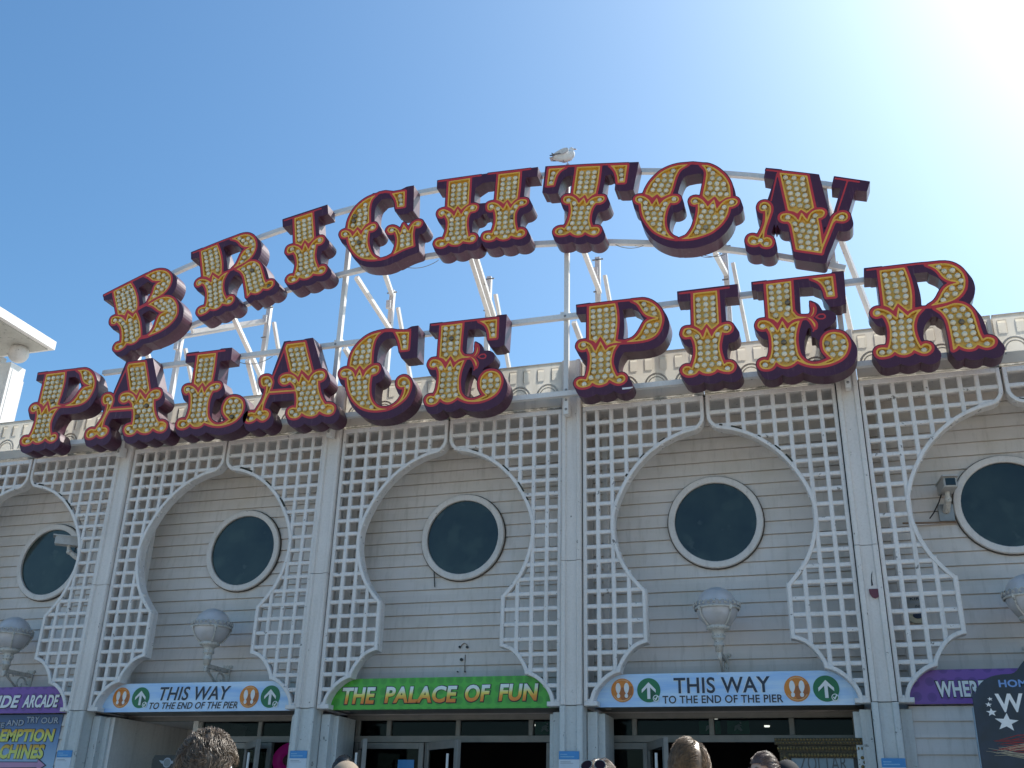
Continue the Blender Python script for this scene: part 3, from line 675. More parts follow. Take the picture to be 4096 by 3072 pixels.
def screen_parts():
    tr = MB()
    # moulded trim along the keyhole, with a thin raised bead
    tr.ring_path(KP, [(0,.150),(0,.004),(-.006,-.004),(-.040,-.004),(-.046,.002),(-.046,.058),(-.022,.060),(-.022,.150)])
    bars = MB()
    # outer frame of the panel
    bars.cbox(XO-.046, XO, -.001, .062, 2.842, 6.438, .006)
    bars.cbox(.06, XO, -.002, .070, 6.438, 6.500, .006)
    bars.cbox(1.40, XO, -.002, .140, 2.790, 2.842, .006)
    xs = [.271+.184*k for k in range(7)]
    zs = [6.273-.1805*k for k in range(20)]
    w = .0255
    for x in xs:
        for a, b in spans(0, x):
            a, b = max(a, 2.84), min(b, 6.44)
            if b-a > .05: bars.cbox(x-w, x+w, .006, .058, a+.012, b, .008)
    for z in zs:
        for a, b in spans(1, z):
            b = min(b, XO-.04)
            if b-a > .04: bars.cbox(a+.012, b, .009, .061, z-w, z+w, .008)
    # solid web where the cut cells against the trim are too small to open
    web = []
    cx = [0.03]+xs+[XO]; cz = [6.47]+zs+[2.80]
    def inside(x, z):
        return any(a <= x <= b for a, b in spans(1, z))
    for i in range(len(cx)-1):
        for j in range(len(cz)-1):
            x0, x1, z0, z1 = cx[i], cx[i+1], cz[j+1], cz[j]
            N = 6; h = sum(inside(x0+(a+.5)*(x1-x0)/N, z0+(b+.5)*(z1-z0)/N) for a in range(N) for b in range(N))/N/N
            if 0.02 < h < .50:
                # clip the cell to the panel along fine columns
                S = 6
                for a in range(S):
                    u0 = x0+(x1-x0)*a/S; u1 = x0+(x1-x0)*(a+1)/S; um = (u0+u1)/2
                    for s0, s1 in spans(0, um):
                        s0, s1 = max(s0, z0), min(s1, z1)
                        if s1-s0 > .004: bars.box(u0, u1, .036, .056, s0, s1)
    return tr, bars
_tr, _ba = screen_parts()
def mirror(mb):
    m = MB(); m.v = [(-x, y, z) for x, y, z in mb.v]; m.f = [q[::-1] for q in mb.f]; return m
ME_TR = [_tr.mesh('arch_trim', M['lattice']), mirror(_tr).mesh('arch_trim', M['lattice'])]
ME_BA = [_ba.mesh('lattice_screen', M['lattice']), mirror(_ba).mesh('lattice_screen', M['lattice'])]
for sx in SEAMS:
    for s in (0, 1):
        o = use(ME_BA[s], 'lattice_screen', B, (sx, 0, 0))
        t = use(ME_TR[s], 'arch_trim', o)

jt = MB(); jt.box(-11.9, 11.9, .028, .050, 6.4985, 6.5115); jt.build('joint_strip', M['black'], B)
for x in PIERS:
    for s in (-1, 1):
        jt = MB(); jt.box(min(x+s*.124, x+s*.140), max(x+s*.124, x+s*.140), .03, .05, 2.80, 6.50); jt.build('joint_strip', M['black'], B)
# dark growth that has settled on the shoulders of the arch trims
ALG = plain('dark_algae', (.045,.048,.036), .9, var=.3, scale=60)
R_ = random.Random(11)
for n, sx in enumerate(SEAMS):
    for s in ((1,) if n != 4 else (1, -1)):
        for k in range(7 if s == 1 else 3):
            i0 = R_.choice([i for i, p in enumerate(KP) if 5.25 < p[1] < 6.06 and p[0] > .08]); m_ = R_.randint(2, 4)
            seg = KP[i0:i0+m_]
            if len(seg) < 2: continue
            g = MB(); w_ = R_.uniform(.010,.022); g.ring_path([(s*p[0], p[1]) for p in seg], [(-s*.040,-.006),(-s*.046,-.008),(-s*(.046+w_),.004),(-s*.046,.004)])
            o = g.build('algae_growth', ALG, B); o.location = (sx, 0, 0)
# siding of lapped boards
sd = MB(); z = 2.62
PITCH = .166
def boards(mb, x0, x1, y, z0, z1, pitch=PITCH, lap=.020):
    z = z0
    while z < z1-.01:
        t = min(z+pitch, z1)
        mb.add([(x0,y-lap,z+.013),(x1,y-lap,z+.013),(x1,y-.004,t),(x0,y-.004,t),(x0,y+.014,z+.013),(x1,y+.014,z+.013),(x0,y+.014,z),(x1,y+.014,z),(x0,y-.004,z),(x1,y-.004,z)],
               [(0,1,2,3),(4,5,1,0),(6,7,5,4),(8,9,7,6)])
        z = t
boards(sd, -11.9, 11.9, YW, 3.378-PITCH*3, 6.52)
sd.build('siding_wall', M['siding'], B)
dk = MB()
dk.box(-11.9, 11.9, YW+.016, YW+.12, 2.80, 6.50)           # wall behind the boards
dk.build('wall_core', M['white'], B)
sf = MB(); sf.box(-11.9, 11.9, .072, 1.0, 6.502, 6.545); sf.build('soffit_board', M['white'], B)
rf = MB(); rf.box(-12.0, 12.0, 1.0, 9.0, 6.56, 6.74); rf.build('roof', M['roof'], B)
bk = MB(); bk.box(-11.9, 11.9, 8.8, 8.95, ZD, 6.55); bk.box(-12.05, -11.9, .0, 8.95, ZD, 6.55); bk.box(11.9, 12.05, .0, 8.95, ZD, 6.55)
bk.build('rear_wall', M['white'], B)
# uprights and pipes standing in the gap behind the screens
for x in PIERS[1:-1]:
    g = MB(); g.box(x+.30, x+.36, .42, .50, 2.80, 6.50); g.box(x-.10, x+.10, .30, .72, 2.80, 6.50)
    g.build('rear_upright', M['white'], B)

# pilasters
def pier_prof(w, rib, rec, front):
    return [(-w,.20),(-w,front+.012),(-w+.012,front),(-w+rib,front),(-w+rib+.014,front+rec),(w-rib-.014,front+rec),(w-rib,front),(w-.012,front),(w,front+.012),(w,.20)]
def pier_piece(mb, prof, z0, z1):
    n = len(prof); vs = [(x,y,z0) for x,y in prof]+[(x,y,z1) for x,y in prof]
    fs = [(i,i+1,n+i+1,n+i) for i in range(n-1)]+[tuple(range(n))[::-1], tuple(range(n,2*n)), (n-1,0,n,2*n-1)]
    mb.add(vs, fs)
up = MB(); pier_piece(up, pier_prof(.126,.052,.030,-.060), ZC+.008, ZJ-.004); pier_piece(up, pier_prof(.1245,.050,.028,-.057), ZJ+.004, ZT+.004)
lo = MB(); pier_piece(lo, pier_prof(.136,.062,.040,-.052), ZD, ZC)
sp = MB()
for s in (-1, 1):
    sp.cbox(min(s*.145,s*.262), max(s*.145,s*.262), .150, .330, ZD, ZC-.05, .006)
    sp.box(min(s*.262,s*.33), max(s*.262,s*.33), .26, .74, ZD, ZC-.06)
ME_UP = up.mesh('pilaster', M['white']); ME_LO = lo.mesh('lower_pilaster', M['low']); ME_SP = sp.mesh('side_board', M['low'])
for x in PIERS:
    o = use(ME_UP, 'pilaster', B, (x, 0, 0))
    use(ME_LO, 'lower_pilaster', o); use(ME_SP, 'side_board', o)
# a dark scar and a maroon reflector on the right hand pilaster
g = MB(); g.prism([(5.105,4.02),(5.125,4.03),(5.12,4.10),(5.135,4.19),(5.118,4.15),(5.108,4.08)], -.0345, -.031); g.build('paint_scar', M['black'], B)
g = MB(); g.prism([(5.075,3.985),(5.185,3.985),(5.185,3.93),(5.165,3.895),(5.13,3.88),(5.10,3.895),(5.078,3.93)], -.052, -.03)
g.build('maroon_reflector', plain('maroon_plastic', (.16,.03,.045), .3), B)

# parapet of moulded fibreglass panels, two to every bay
pp = MB()
def parapet(mb, x0, x1):
    zb, zt, y0, y1 = ZS+.004, ZT, .0, .014
    n = int(round((x1-x0)/.1875)); p = (x1-x0)/n
    holes = []
    # tall flutes with sloped heads above, half round discs below
    for k in range(n):
        c = x0+(k+.5)*p
        holes.append([(c-.047,6.930),(c+.047,6.930),(c+.047,7.105),(c-.047,7.105)])
    q_ = MB(); q_.prism([(x0,zb),(x1,zb),(x1,zt),(x0,zt)], y0, y1, holes)
    q_.f = [f_ for f_ in q_.f if not all(q_.v[i][1] == y1 for i in f_)]; mb.add(q_.v, q_.f)      # one thin sheet
    for c in [x0+(k+.5)*p for k in range(n)]:
        mb.add([(c-.047,y1+.012,6.93),(c+.047,y1+.012,6.93),(c+.047,y1+.012,7.08),(c-.047,y1+.012,7.08),
                (c-.047,y0,7.105),(c+.047,y0,7.105),(c-.047,y0,6.93),(c+.047,y0,6.93)],
               [(0,1,2,3),(3,2,5,4),(6,0,3,4),(1,7,5,2),(6,7,1,0)])
    m = max(1, n//2); q = (x1-x0)/m
    for k in range(m):
        c = x0+(k+.5)*q; arc = [(c+.158*cos(t), 6.705+.175*sin(t)) for t in np.linspace(0, pi, 15)]
        mb.ring_path(arc, [(.0,-.002),(.006,-.012),(.020,-.012),(.026,-.002)])
        arc2 = [(c+.118*cos(t), 6.705+.128*sin(t)) for t in np.linspace(0, pi, 15)]
        mb.ring_path(arc2, [(.0,-.002),(.004,-.009),(.012,-.009),(.016,-.002)])
    mb.cbox(x0, x1, -.012, -.002, ZS+.03, 6.685, .006)       # plain band at the foot
    mb.box(x0, x1, -.010, .022, ZT, ZT+.012)                 # folded top edge
    mb.box(x0, x0+.012, y1, .12, zb, zt); mb.box(x1-.012, x1, y1, .12, zb, zt)
HALF = W/2-.137
pl = MB(); parapet(pl, .008, HALF); pr = MB(); parapet(pr, -HALF, -.008)
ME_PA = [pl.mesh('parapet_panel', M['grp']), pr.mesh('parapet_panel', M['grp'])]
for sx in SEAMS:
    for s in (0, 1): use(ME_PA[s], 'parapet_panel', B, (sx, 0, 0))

# round windows
fr = MB(); N = 48
fr.ring_path([(.558*cos(2*pi*k/N), .558*sin(2*pi*k/N)) for k in range(N)], [(.050,.02),(.050,-.052),(.040,-.060),(-.024,-.060),(-.034,-.048),(-.034,.02)], True)
ME_FR = fr.mesh('porthole_frame', M['white'])
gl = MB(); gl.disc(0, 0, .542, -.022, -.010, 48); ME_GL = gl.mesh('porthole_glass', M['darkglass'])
sk = MB(); sk.ring_path([(.60*cos(2*pi*k/N), .60*sin(2*pi*k/N)) for k in range(N)], [(.014,.0),(.014,-.021),(-.004,-.021),(-.004,.0)], True)
ME_SK = sk.mesh('sealant_line', plain('dark_sealant', (.09,.075,.06), .8))
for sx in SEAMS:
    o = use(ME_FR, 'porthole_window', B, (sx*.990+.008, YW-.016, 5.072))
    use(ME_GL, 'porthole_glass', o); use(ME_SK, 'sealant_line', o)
# loose cable hanging under the middle window, scars of a missing lamp below it
c = MB(); x0 = .008
c.tube([(x0-.40,YW-.05,4.72),(x0-.385,YW-.05,4.60),(x0-.37,YW-.05,4.45),(x0-.365,YW-.05,4.41)], .008, 6)
c.build('loose_cable', M['black'], B); c = MB()
c.tube([(x0+.48,YW-.05,4.75),(x0+.35,YW-.055,4.62),(x0+.24,YW-.05,4.56),(x0+.1,YW-.05,4.535)], .007, 6)
c.build('loose_cable', M['black'], B)
for dx, z, r in ((.02,3.62,.016),(.12,3.615,.016),(.05,3.46,.020),(.005,3.31,.009),(.105,3.31,.009)):
    c = MB(); c.disc(x0+dx, z, r, YW-.04, YW-.012, 10); c.build('old_bolt_hole', M['black'], B)
c = MB(); c.ring_path([(x0+.03,3.61),(x0+.05,3.65),(x0+.08,3.665),(x0+.11,3.65),(x0+.12,3.61)], [(0,YW-.016),(0,YW-.028),(.006,YW-.028),(.006,YW-.016)])
RUST = plain('rusty_stain', (.25,.19,.13), .8)
c.build('rust_mark', RUST, B)
c = MB(); c.box(x0+.095,x0+.099,YW-.028,YW-.012,3.30,3.52); c.build('rust_mark', RUST, B)

# ground floor: closed bays of boards, and open entrances with transoms and doors
YD = .86
for n, sx in enumerate(SEAMS):
    if n in (0, 1, 5, 6):
        lw = MB(); boards(lw, sx-1.46, sx+1.46, .215, ZD, 2.80); lw.box(sx-1.46, sx+1.46, .217, .30, ZD, 2.80); lw.box(sx-1.46, sx+1.46, .217, .76, 2.74, 2.80)
        lw.build('lower_siding', M['siding'], B)
gap = MB()
for n, sx in enumerate(SEAMS):
    if n in (2, 3, 4):
        h = MB(); h.box(sx-1.50, sx+1.50, .20, YD+.06, 2.803, 2.86); h.box(sx-1.54, sx+1.54, YD-.02, YD+.06, 2.742, 2.803)
        h.build('entrance_head', M['alu'], B)
def entrance(x0, x1, muls, door_gap, blank=None):
    f = MB()
    z0, z1 = 2.545, 2.735
    f.box(x0, x1, YD, YD+.07, z0-.075, z0); f.box(x0, x1, YD, YD+.07, z1, z1+.006)
    ms = [x0]+muls+[x1-.06]
    for x in ms: f.cbox(x, x+.06, YD-.004, YD+.074, z0, z1, .006)
    fr = f.build('transom_frame', M['alu'], B)
    for a, b in zip(ms[:-1], ms[1:]):
        g = MB(); g.box(a+.06, b, YD+.03, YD+.036, z0, z1); g.build('transom_glass', M['glass'], fr)
    # side lights left and right of the open gap
    for a, b in ((x0, door_gap[0]), (door_gap[1], x1)):
        if b-a < .15: continue
        s = MB(); s.cbox(a, a+.07, YD, YD+.07, ZD, z0-.08, .006); s.cbox(b-.07, b, YD, YD+.07, ZD, z0-.08, .006)
        s.box(a+.07, b-.07, YD, YD+.07, ZD, ZD+.25); s.box(a+.07, b-.07, YD+.002, YD+.068, 2.39, 2.462)
        so = s.build('side_light', M['alu'], B)
        g = MB(); g.box(a+.07, b-.07, YD+.03, YD+.036, ZD+.25, 2.39); g.build('side_glass', M['glass'], so)
def door_leaf(x, y, ang, w):
    d = MB(); d.cbox(0, .08, 0, .05, ZD+.02, 2.46, .006); d.cbox(w-.08, w, 0, .05, ZD+.02, 2.46, .006)
    d.box(.08, w-.08, .002, .048, 2.37, 2.46); d.box(.08, w-.08, .002, .048, ZD+.02, ZD+.30)
    o = d.build('door_leaf', M['alu'], B); o.location = (x, y, 0); o.rotation_euler = (0, 0, ang)
    g = MB(); g.box(.08, w-.08, .02, .026, ZD+.30, 2.37); g.build('door_glass', M['glass'], o)
    h = MB(); h.tube([(w-.12,-.06,ZD+.5),(w-.12,-.06,2.30)], .016, 8); h.build('door_handle', M['steel'], o)
entrance(1.84, 4.82, [2.225, 3.145, 4.06], (2.42, 4.0)); door_leaf(2.40, YD-.01, -radians(66), .80)
entrance(-1.42, 1.46, [-.98, -.03, .93], (-.45, 1.16)); door_leaf(-.43, YD-.01, -radians(38), .78); door_leaf(-1.35, YD-.02, -radians(60), .7); door_leaf(1.20, YD-.01, -radians(60), .75)
entrance(-3.78, -1.98, [-2.86], (-2.62, -2.1)); door_leaf(-3.02, YD-.01, -radians(48), .78)
YQ = 2.0
q = MB(); q.box(-5.0, -3.78, YQ, YQ+.08, ZD, 2.742); q.box(-4.95, -4.72, .30, YQ-.002, ZD, 2.742); q.box(-3.86, -3.782, YD-.01, YQ-.002, ZD, 2.742); q.box(-5.0, -3.78, YD+.062, YQ+.1, 2.744, 2.80)
q.cbox(-4.55, -4.45, YQ-.05, YQ-.001, ZD, 2.45, .01); q.cbox(-4.20, -4.02, YQ-.05, YQ-.001, ZD, 2.74, .01)
q.build('blank_wall_panel', M['white'], B)
# dark hall behind the doors
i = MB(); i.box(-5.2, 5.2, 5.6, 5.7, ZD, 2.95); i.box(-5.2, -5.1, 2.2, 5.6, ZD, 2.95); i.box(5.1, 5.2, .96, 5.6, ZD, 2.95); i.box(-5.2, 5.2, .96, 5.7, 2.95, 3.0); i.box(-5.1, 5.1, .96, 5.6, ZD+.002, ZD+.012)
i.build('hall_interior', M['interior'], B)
# green exit signs hanging inside, and a blue paper on the door glass
for x in (3.10, 3.44, 1.02):
    g = MB(); g.box(x-.13, x+.13, 1.30, 1.32, 2.60, 2.75); o = g.build('exit_sign', plain('exit_green', (.02,.30,.14), .4), B)
    g = MB(); g.prism([(x-.05,2.63),(x-.01,2.66),(x+.03,2.63),(x+.05,2.64),(x+.02,2.69),(x+.05,2.69),(x+.01,2.715),(x-.04,2.69)], 1.294, 1.299); g.disc(x+.03, 2.725, .012, 1.294, 1.299, 10); g.build('running_figure', M['whiteprint'], o)
g = MB(); g.box(-.80, -.58, YD+.022, YD+.028, 1.98, 2.26); g.build('door_paper', M['noticeblue'], B)
me_, nt_, b_ = nmat('lit_downlight'); setin(b_, Base_Color=(1,1,1,1), Emission_Color=(1,.95,.85,1), Emission_Strength=3.0)
d = MB(); d.lathe([(0,0),(.035,0),(.042,.02),(0,.02)], (0,0,0), 14); ME_DL = d.mesh('downlight', me_)
for x, y in ((-.9,2.2),(-.2,2.6),(1.0,2.2),(.25,3.6),(2.1,2.4),(3.0,2.8),(4.3,2.4),(3.6,3.9),(-2.6,2.5),(-3.3,3.4)): use(ME_DL, 'downlight', B, (x, y, 2.93))

# ------------------------------------------------------------------ steel frame carrying the letters
FRM = thing('letter_gantry', 'white steel gantry bolted to the pilasters, carrying the arched letters', 'gantry', (0, 0, 0))
def arc_pts(c, r, x0, x1, n):
    return [(x, c[1]+sqrt(r*r-(x-c[0])**2)) for x in np.linspace(x0, x1, n)]
def circ(p, q, s):
    ax, az = p; bx, bz = q; cx, cz = s
    d = 2*(ax*(bz-cz)+bx*(cz-az)+cx*(az-bz))
    ux = ((ax*ax+az*az)*(bz-cz)+(bx*bx+bz*bz)*(cz-az)+(cx*cx+cz*cz)*(az-bz))/d
    uz = ((ax*ax+az*az)*(cx-bx)+(bx*bx+bz*bz)*(ax-cx)+(cx*cx+cz*cz)*(bx-ax))/d
    return (ux, uz), math.hypot(ax-ux, az-uz)
RH = .034
ctop = circ((-4.519,9.388), (.2,10.105), (4.9,9.27)); cbot = circ((-4.41,8.267), (.1,8.975), (4.62,8.161))
for (c, r), xa, xb in ((ctop, -5.0, 5.25), (cbot, -5.15, 5.24)):
    mb = MB(); mb.ring_path([(x, z) for x, z in arc_pts(c, r, xa, xb, 40)], [(-RH,-.197),(-RH,-.262),(RH,-.262),(RH,-.197)])
    mb.build('arched_rail', M['steel'], FRM)
for z, xa, xb in ((7.72,-5.62,6.0), (6.605,-6.3,6.45)):
    mb = MB(); mb.box(xa, xb, -.262, -.197, z-RH, z+RH); mb.build('straight_rail', M['steel'], FRM)
for x, zt in ((-5.095, 9.02), (-1.69, 10.0), (1.668, 9.96), (5.11, 9.22)):
    mb = MB(); mb.box(x-.031, x+.031, -.195, -.125, 6.345, zt)
    mb.box(x-.028, x+.028, -.125, -.045, 6.36, 6.50); mb.box(x-.10, x+.03, -.125, -.06, 7.76, 7.86)
    p = mb.build('front_post', M['steel'], FRM)
    for z in (6.41, 6.54, 6.68, 7.72):
        bo = MB(); bo.ball((x, -.197 if z < 6.58 or 6.64 < z < 7 else -.264, z), .018, .012, .018, 10, 6); bo.build('bolt', M['bolt'], p)
YR = 1.0
for x, zt in ((-5.28, 8.98), (-3.66, 9.26), (-1.47, 9.23), (.14, 9.24), (1.84, 9.32), (3.70, 9.25)):
    mb = MB(); mb.box(x-.036, x+.036, YR-.036, YR+.036, 6.74, zt)
    mb.bar((x+.10, YR+.02, zt-.30), (x+.32, YR+.95, 6.74), .05, .05)
    mb.box(x-.06, x+.012, YR-.08, YR-.036, zt-.34, zt-.20)
    p = mb.build('rear_post', M['steel'], FRM)
    bo = MB(); bo.box(x-.075, x+.09, YR-.05, YR-.03, zt-.06, zt-.045); bo.build('bolt', M['bolt'], p); bo = MB(); bo.box(x-.06, x+.03, YR-.05, YR-.03, zt-.60, zt-.585); bo.build('bolt', M['bolt'], p)
def zb(x): (c, r) = cbot; return c[1]+sqrt(r*r-(x-c[0])**2)
ST = [((-3.55, zb(-3.55)-.05), (-3.62, 7.95)), ((-4.25, zb(-4.25)), (-3.70, 8.98)), ((-1.55, zb(-1.55)-.02), (-1.43, 8.50)), ((-1.12, zb(-1.12)), (-1.47, 9.16)),
      ((.22, zb(.22)), (.17, 8.55)), ((.30, zb(.30)), (.35, 8.20)), ((1.87, zb(1.87)), (1.87, 8.72)), ((3.66, zb(3.66)), (3.70, 8.75)), ((-3.2, 7.72), (-3.55, 7.35)),
      ((-1.62, 7.72), (-1.40, 7.10)), ((1.75, 7.70), (1.9, 7.0)), ((5.14, 8.1), (5.30, 7.25)), ((5.1, 9.1), (5.75, 6.80)), ((-5.05, 8.15), (-5.25, 7.4))]
for (xa, za), (xb, zb_) in ST:
    mb = MB(); mb.bar((xa, -.10, za), (xb, YR-.03, zb_), .062, .062); mb.build('raking_strut', M['steel'], FRM)
for xa, za, xb, zb_ in ((-5.28, 8.9, -3.66, 8.98), ):
    mb = MB(); mb.bar((xa, YR, za), (xb, YR, zb_), .06, .06); mb.build('rear_rail', M['steel'], FRM)
# loose cables hanging under the rails
for seed, xa, xb, z0 in ((1, 2.35, 2.75, 8.72), (2, 3.35, 3.75, 8.46), (3, 3.42, 3.80, 8.43), (4, .85, 1.2, 8.93), (5,-.75,-.2,8.90), (6,-3.3,-2.7,7.68)):
    R_ = random.Random(seed); mb = MB()
    sg_ = R_.uniform(.05,.095)
    mb.tube([(xa+(xb-xa)*t, -.23, z0+(zb(xb)-zb(xa) if z0 > 8 else 0)*(t-.5)-.02-sg_*sin(pi*t)**.8) for t in np.linspace(0,1,15)], .005, 6)
    mb.build('loose_cable', M['bolt'], FRM)

# ------------------------------------------------------------------ fascia signs
def text_me(s, x0, x1, z0, z1, y, mat, shear=0, off=0., ext=.003, name='lettering', center=None):
    """text turned into a mesh and fitted to a box on the facade plane"""
    cu = bpy.data.curves.new('t', 'FONT'); cu.body = s; cu.shear = shear; cu.offset = off; cu.extrude = .001; cu.resolution_u = 4
    cu.space_character = 1.04
    o = bpy.data.objects.new('t', cu); COL.objects.link(o)
    dg = bpy.context.evaluated_depsgraph_get(); dg.update()
    me = bpy.data.meshes.new_from_object(o.evaluated_get(dg))
    bpy.data.objects.remove(o); bpy.data.curves.remove(cu)
    vx = [v.co.x for v in me.vertices]; vy = [v.co.y for v in me.vertices]
    a, b, c, d = min(vx), max(vx), min(vy), max(vy)
    cx, cz = (x0+x1)/2, (z0+z1)/2
    for v in me.vertices:
        zz = v.co.z
        v.co = Vector(((v.co.x-(a+b)/2)/(b-a)*(x1-x0), -zz/.001*ext, (v.co.y-(c+d)/2)/(d-c)*(z1-z0)))
    me.materials.clear(); me.materials.append(mat); me.name = name
    return me, (cx, y, cz)
def text(parent, *a, **k):
    me, loc = text_me(*a, **k)
    pl = parent.location if parent else Vector()
    return use(me, k.get('name', 'lettering'), parent, tuple(Vector(loc)-pl))
SIGN_EDGE = [(k[0]+.012, k[1]) for k in smooth_poly(KEY[:8], .04, False)]
def fascia(sx, label, mat, group=None, zt=3.155):
    t = thing('fascia_sign', label, 'sign', (sx, .175, 2.787), group=group)
    r = [(x, z-2.787) for x, z in SIGN_EDGE if z < zt-.002]+[(1.08, zt-2.787)]
    mb = MB(); mb.prism([(-x, z) for x, z in r][::-1]+r if False else r+[(-x, z) for x, z in r[::-1]], -.022, 0)
    mb.build('sign_panel', mat, t)
    return t
def badge_shoes(parent, x, z, r):
    px, py, pz = parent.location; x -= px; z -= pz
    b = MB(); b.disc(x, z, r, -.028, -.0225, 40); o = b.build('orange_badge', M['orange'], parent)
    b = MB(); b.prism([(x-.01,z+.03),(x+r*.95*cos(.35),z+r*.95*sin(.35)),(x+r*.95*cos(-.35),z+r*.95*sin(-.35)),(x+r*.95*cos(-.8),z+r*.95*sin(-.8)),(x+r*.95*cos(-1.5),z+r*.95*sin(-1.5)),(x-.035,z-.065)], -.0295, -.0285)
    b.build('long_shadow_print', M['orangedark'], o)
    for s in (-1, 1):
        cx = x+s*r*.37; f = MB()
        f.prism([(cx+r*.225*cos(t)*(1-.28*max(0,-sin(t))), z+r*.16+r*.47*sin(t)) for t in np.linspace(0, 2*pi, 20)[:-1]], -.032, -.030)
        f.build('shoe_print', M['whiteprint'], o); f = MB()
        f.prism([(cx-s*r*.02+r*.155*cos(t), z-r*.47+r*.185*sin(t)) for t in np.linspace(0, 2*pi, 14)[:-1]], -.032, -.030)
        f.build('heel_print', M['whiteprint'], o)
    PO = plain('pale_orange_print', (.74,.38,.16), .4)
    c = MB()
    c.ring_path([(x+r*.87*cos(t), z+r*.87*sin(t)) for t in np.linspace(.9, 2.24, 14)], [(-.006,-.0285),(-.006,-.030),(.006,-.030),(.006,-.0285)])
    c.build('curved_small_print', PO, o); c = MB()
    c.ring_path([(x+r*.87*cos(t), z+r*.87*sin(t)) for t in np.linspace(-2.6, -.54, 18)], [(-.006,-.0285),(-.006,-.030),(.006,-.030),(.006,-.0285)])
    c.build('curved_small_print', PO, o)
def badge_arrow(parent, x, z, r):
    px, py, pz = parent.location; x -= px; z -= pz
    b = MB(); b.disc(x, z, r, -.028, -.0225, 40); o = b.build('green_badge', M['green'], parent)
    b = MB(); b.prism([(x-r*.52,z-.18*r),(x-.1*r,z+.1*r),(x-.1*r,z-.62*r),(x+.12*r,z-.72*r),(x+r*.55,z-.62*r),(x+r*.55,z-.25*r),(x+.1*r,z+.2*r),(x,z+.3*r)], -.0295, -.0285); b.build('arrow_shade_print', M['greendark'], o)
    b = MB(); b.prism([(x-.13*r,z-.72*r),(x+.13*r,z-.72*r),(x+.13*r,z+.22*r),(x+.60*r,z-.22*r),(x+.60*r,z+.05*r),(x,z+.66*r),(x-.60*r,z+.05*r),(x-.60*r,z-.22*r),(x-.13*r,z+.22*r)], -.032, -.030); b.build('white_arrow', M['whiteprint'], o)
    cx, cz, q = x+.62*r, z-.68*r, r*.27
    b = MB(); b.disc(cx, cz, q, -.034, -.0325, 20); o2 = b.build('tick_badge', M['green'], o)
    b = MB(); b.ring_path([(cx+q*1.02*cos(2*pi*k/20), cz+q*1.02*sin(2*pi*k/20)) for k in range(20)], [(0,-.0325),(0,-.036),(.008,-.036),(.008,-.0325)], True)
    b.prism([(cx-q*.62,cz-q*.02),(cx-q*.40,cz+q*.20),(cx-q*.14,cz-q*.12),(cx+q*.38,cz+q*.80),(cx+q*.66,cz+q*.62),(cx-q*.08,cz-q*.72)], -.0365, -.0345)
    b.build('tick', M['whiteprint'], o2)
def blue_sign(sx, dx, label, shear=0):
    t = fascia(sx, label, M['skyprint'], 'pale blue way signs over the entrances')
    def tx(s, a, b, z0, z1, sh=0):
        text(t, s, a+dx, b+dx, z0, z1, t.location.y-.024, M['whiteprint'], shear=sh, off=.035, ext=.001, name='white_edge')
        text(t, s, a+dx, b+dx, z0, z1, t.location.y-.027, M['navy'], shear=sh, off=.016, ext=.001, name='navy_lettering')
    sh = .22 if shear else 0
    tx('THIS WAY', 2.857, 3.929, 2.930, 3.105, sh); tx('TO THE END OF THE PIER', 2.724, 4.056, 2.822, 2.908, sh)
    badge_shoes(t, 2.263+dx, 2.975, .132); badge_arrow(t, 2.569+dx, 2.972, .134)
    badge_shoes(t, 4.212+dx, 2.965, .138); badge_arrow(t, 4.519+dx, 2.962, .138)
    for x in (2.84, 3.62, 4.02, 3.36):
        s = MB(); s.ball((x+dx-sx, -.024, .025 if x > 3.4 else .355), .007, .004, .007, 8, 4); s.build('fixing_screw', M['steel'], t)
blue_sign(3.4, 0, 'pale blue sign with upright THIS WAY lettering, right of the green sign')
blue_sign(-3.4, -6.83, 'pale blue sign with slanted THIS WAY lettering, left of the green sign', 1)
t = fascia(0, 'green sign reading THE PALACE OF FUN in white-to-orange capitals', M['greenprint'], zt=3.162)
for s, a, b in (('THE', -1.295, -.844), ('PALACE', -.716, .235), ('OF', .335, .655), ('FUN', .764, 1.255)):
    zl, zh = (2.858+(a+1.3)*.006, 3.056+(a+1.3)*.006)
    text(t, s, a-.014, b+.014, zl-.012, zh+.010, t.location.y-.025, M['black'], shear=.12, off=.060, ext=.001, name='black_edge')
    text(t, s, a, b, zl, zh, t.location.y-.030, M['funtext'], shear=.12, off=.035, ext=.002, name='gradient_lettering')
t = fascia(-6.8, 'purple dotted sign ending in SIDE ARCADE at the left edge', M['purpleprint'], zt=3.14)
for s, a, b in (('SIDE', -6.72, -6.225), ('ARCADE', -6.165, -5.57)):
    text(t, s, a-.012, b+.012, 2.848, 3.038, t.location.y-.025, M['black'], shear=.18, off=.055, ext=.001, name='black_edge')
    text(t, s, a, b, 2.860, 3.030, t.location.y-.029, M['whiteprint'], shear=.18, off=.034, ext=.001, name='white_lettering')
t = fascia(6.8, 'purple dotted sign starting with WHER, partly behind the black board', M['purpleprint'], zt=3.14)
text(t, 'WHERE', 5.625, 6.135, 2.845, 3.030, t.location.y-.025, M['black'], shear=-.05, off=.055, ext=.001, name='black_edge')
text(t, 'WHERE', 5.637, 6.123, 2.857, 3.020, t.location.y-.029, M['whiteprint'], shear=-.05, off=.034, ext=.001, name='white_lettering')

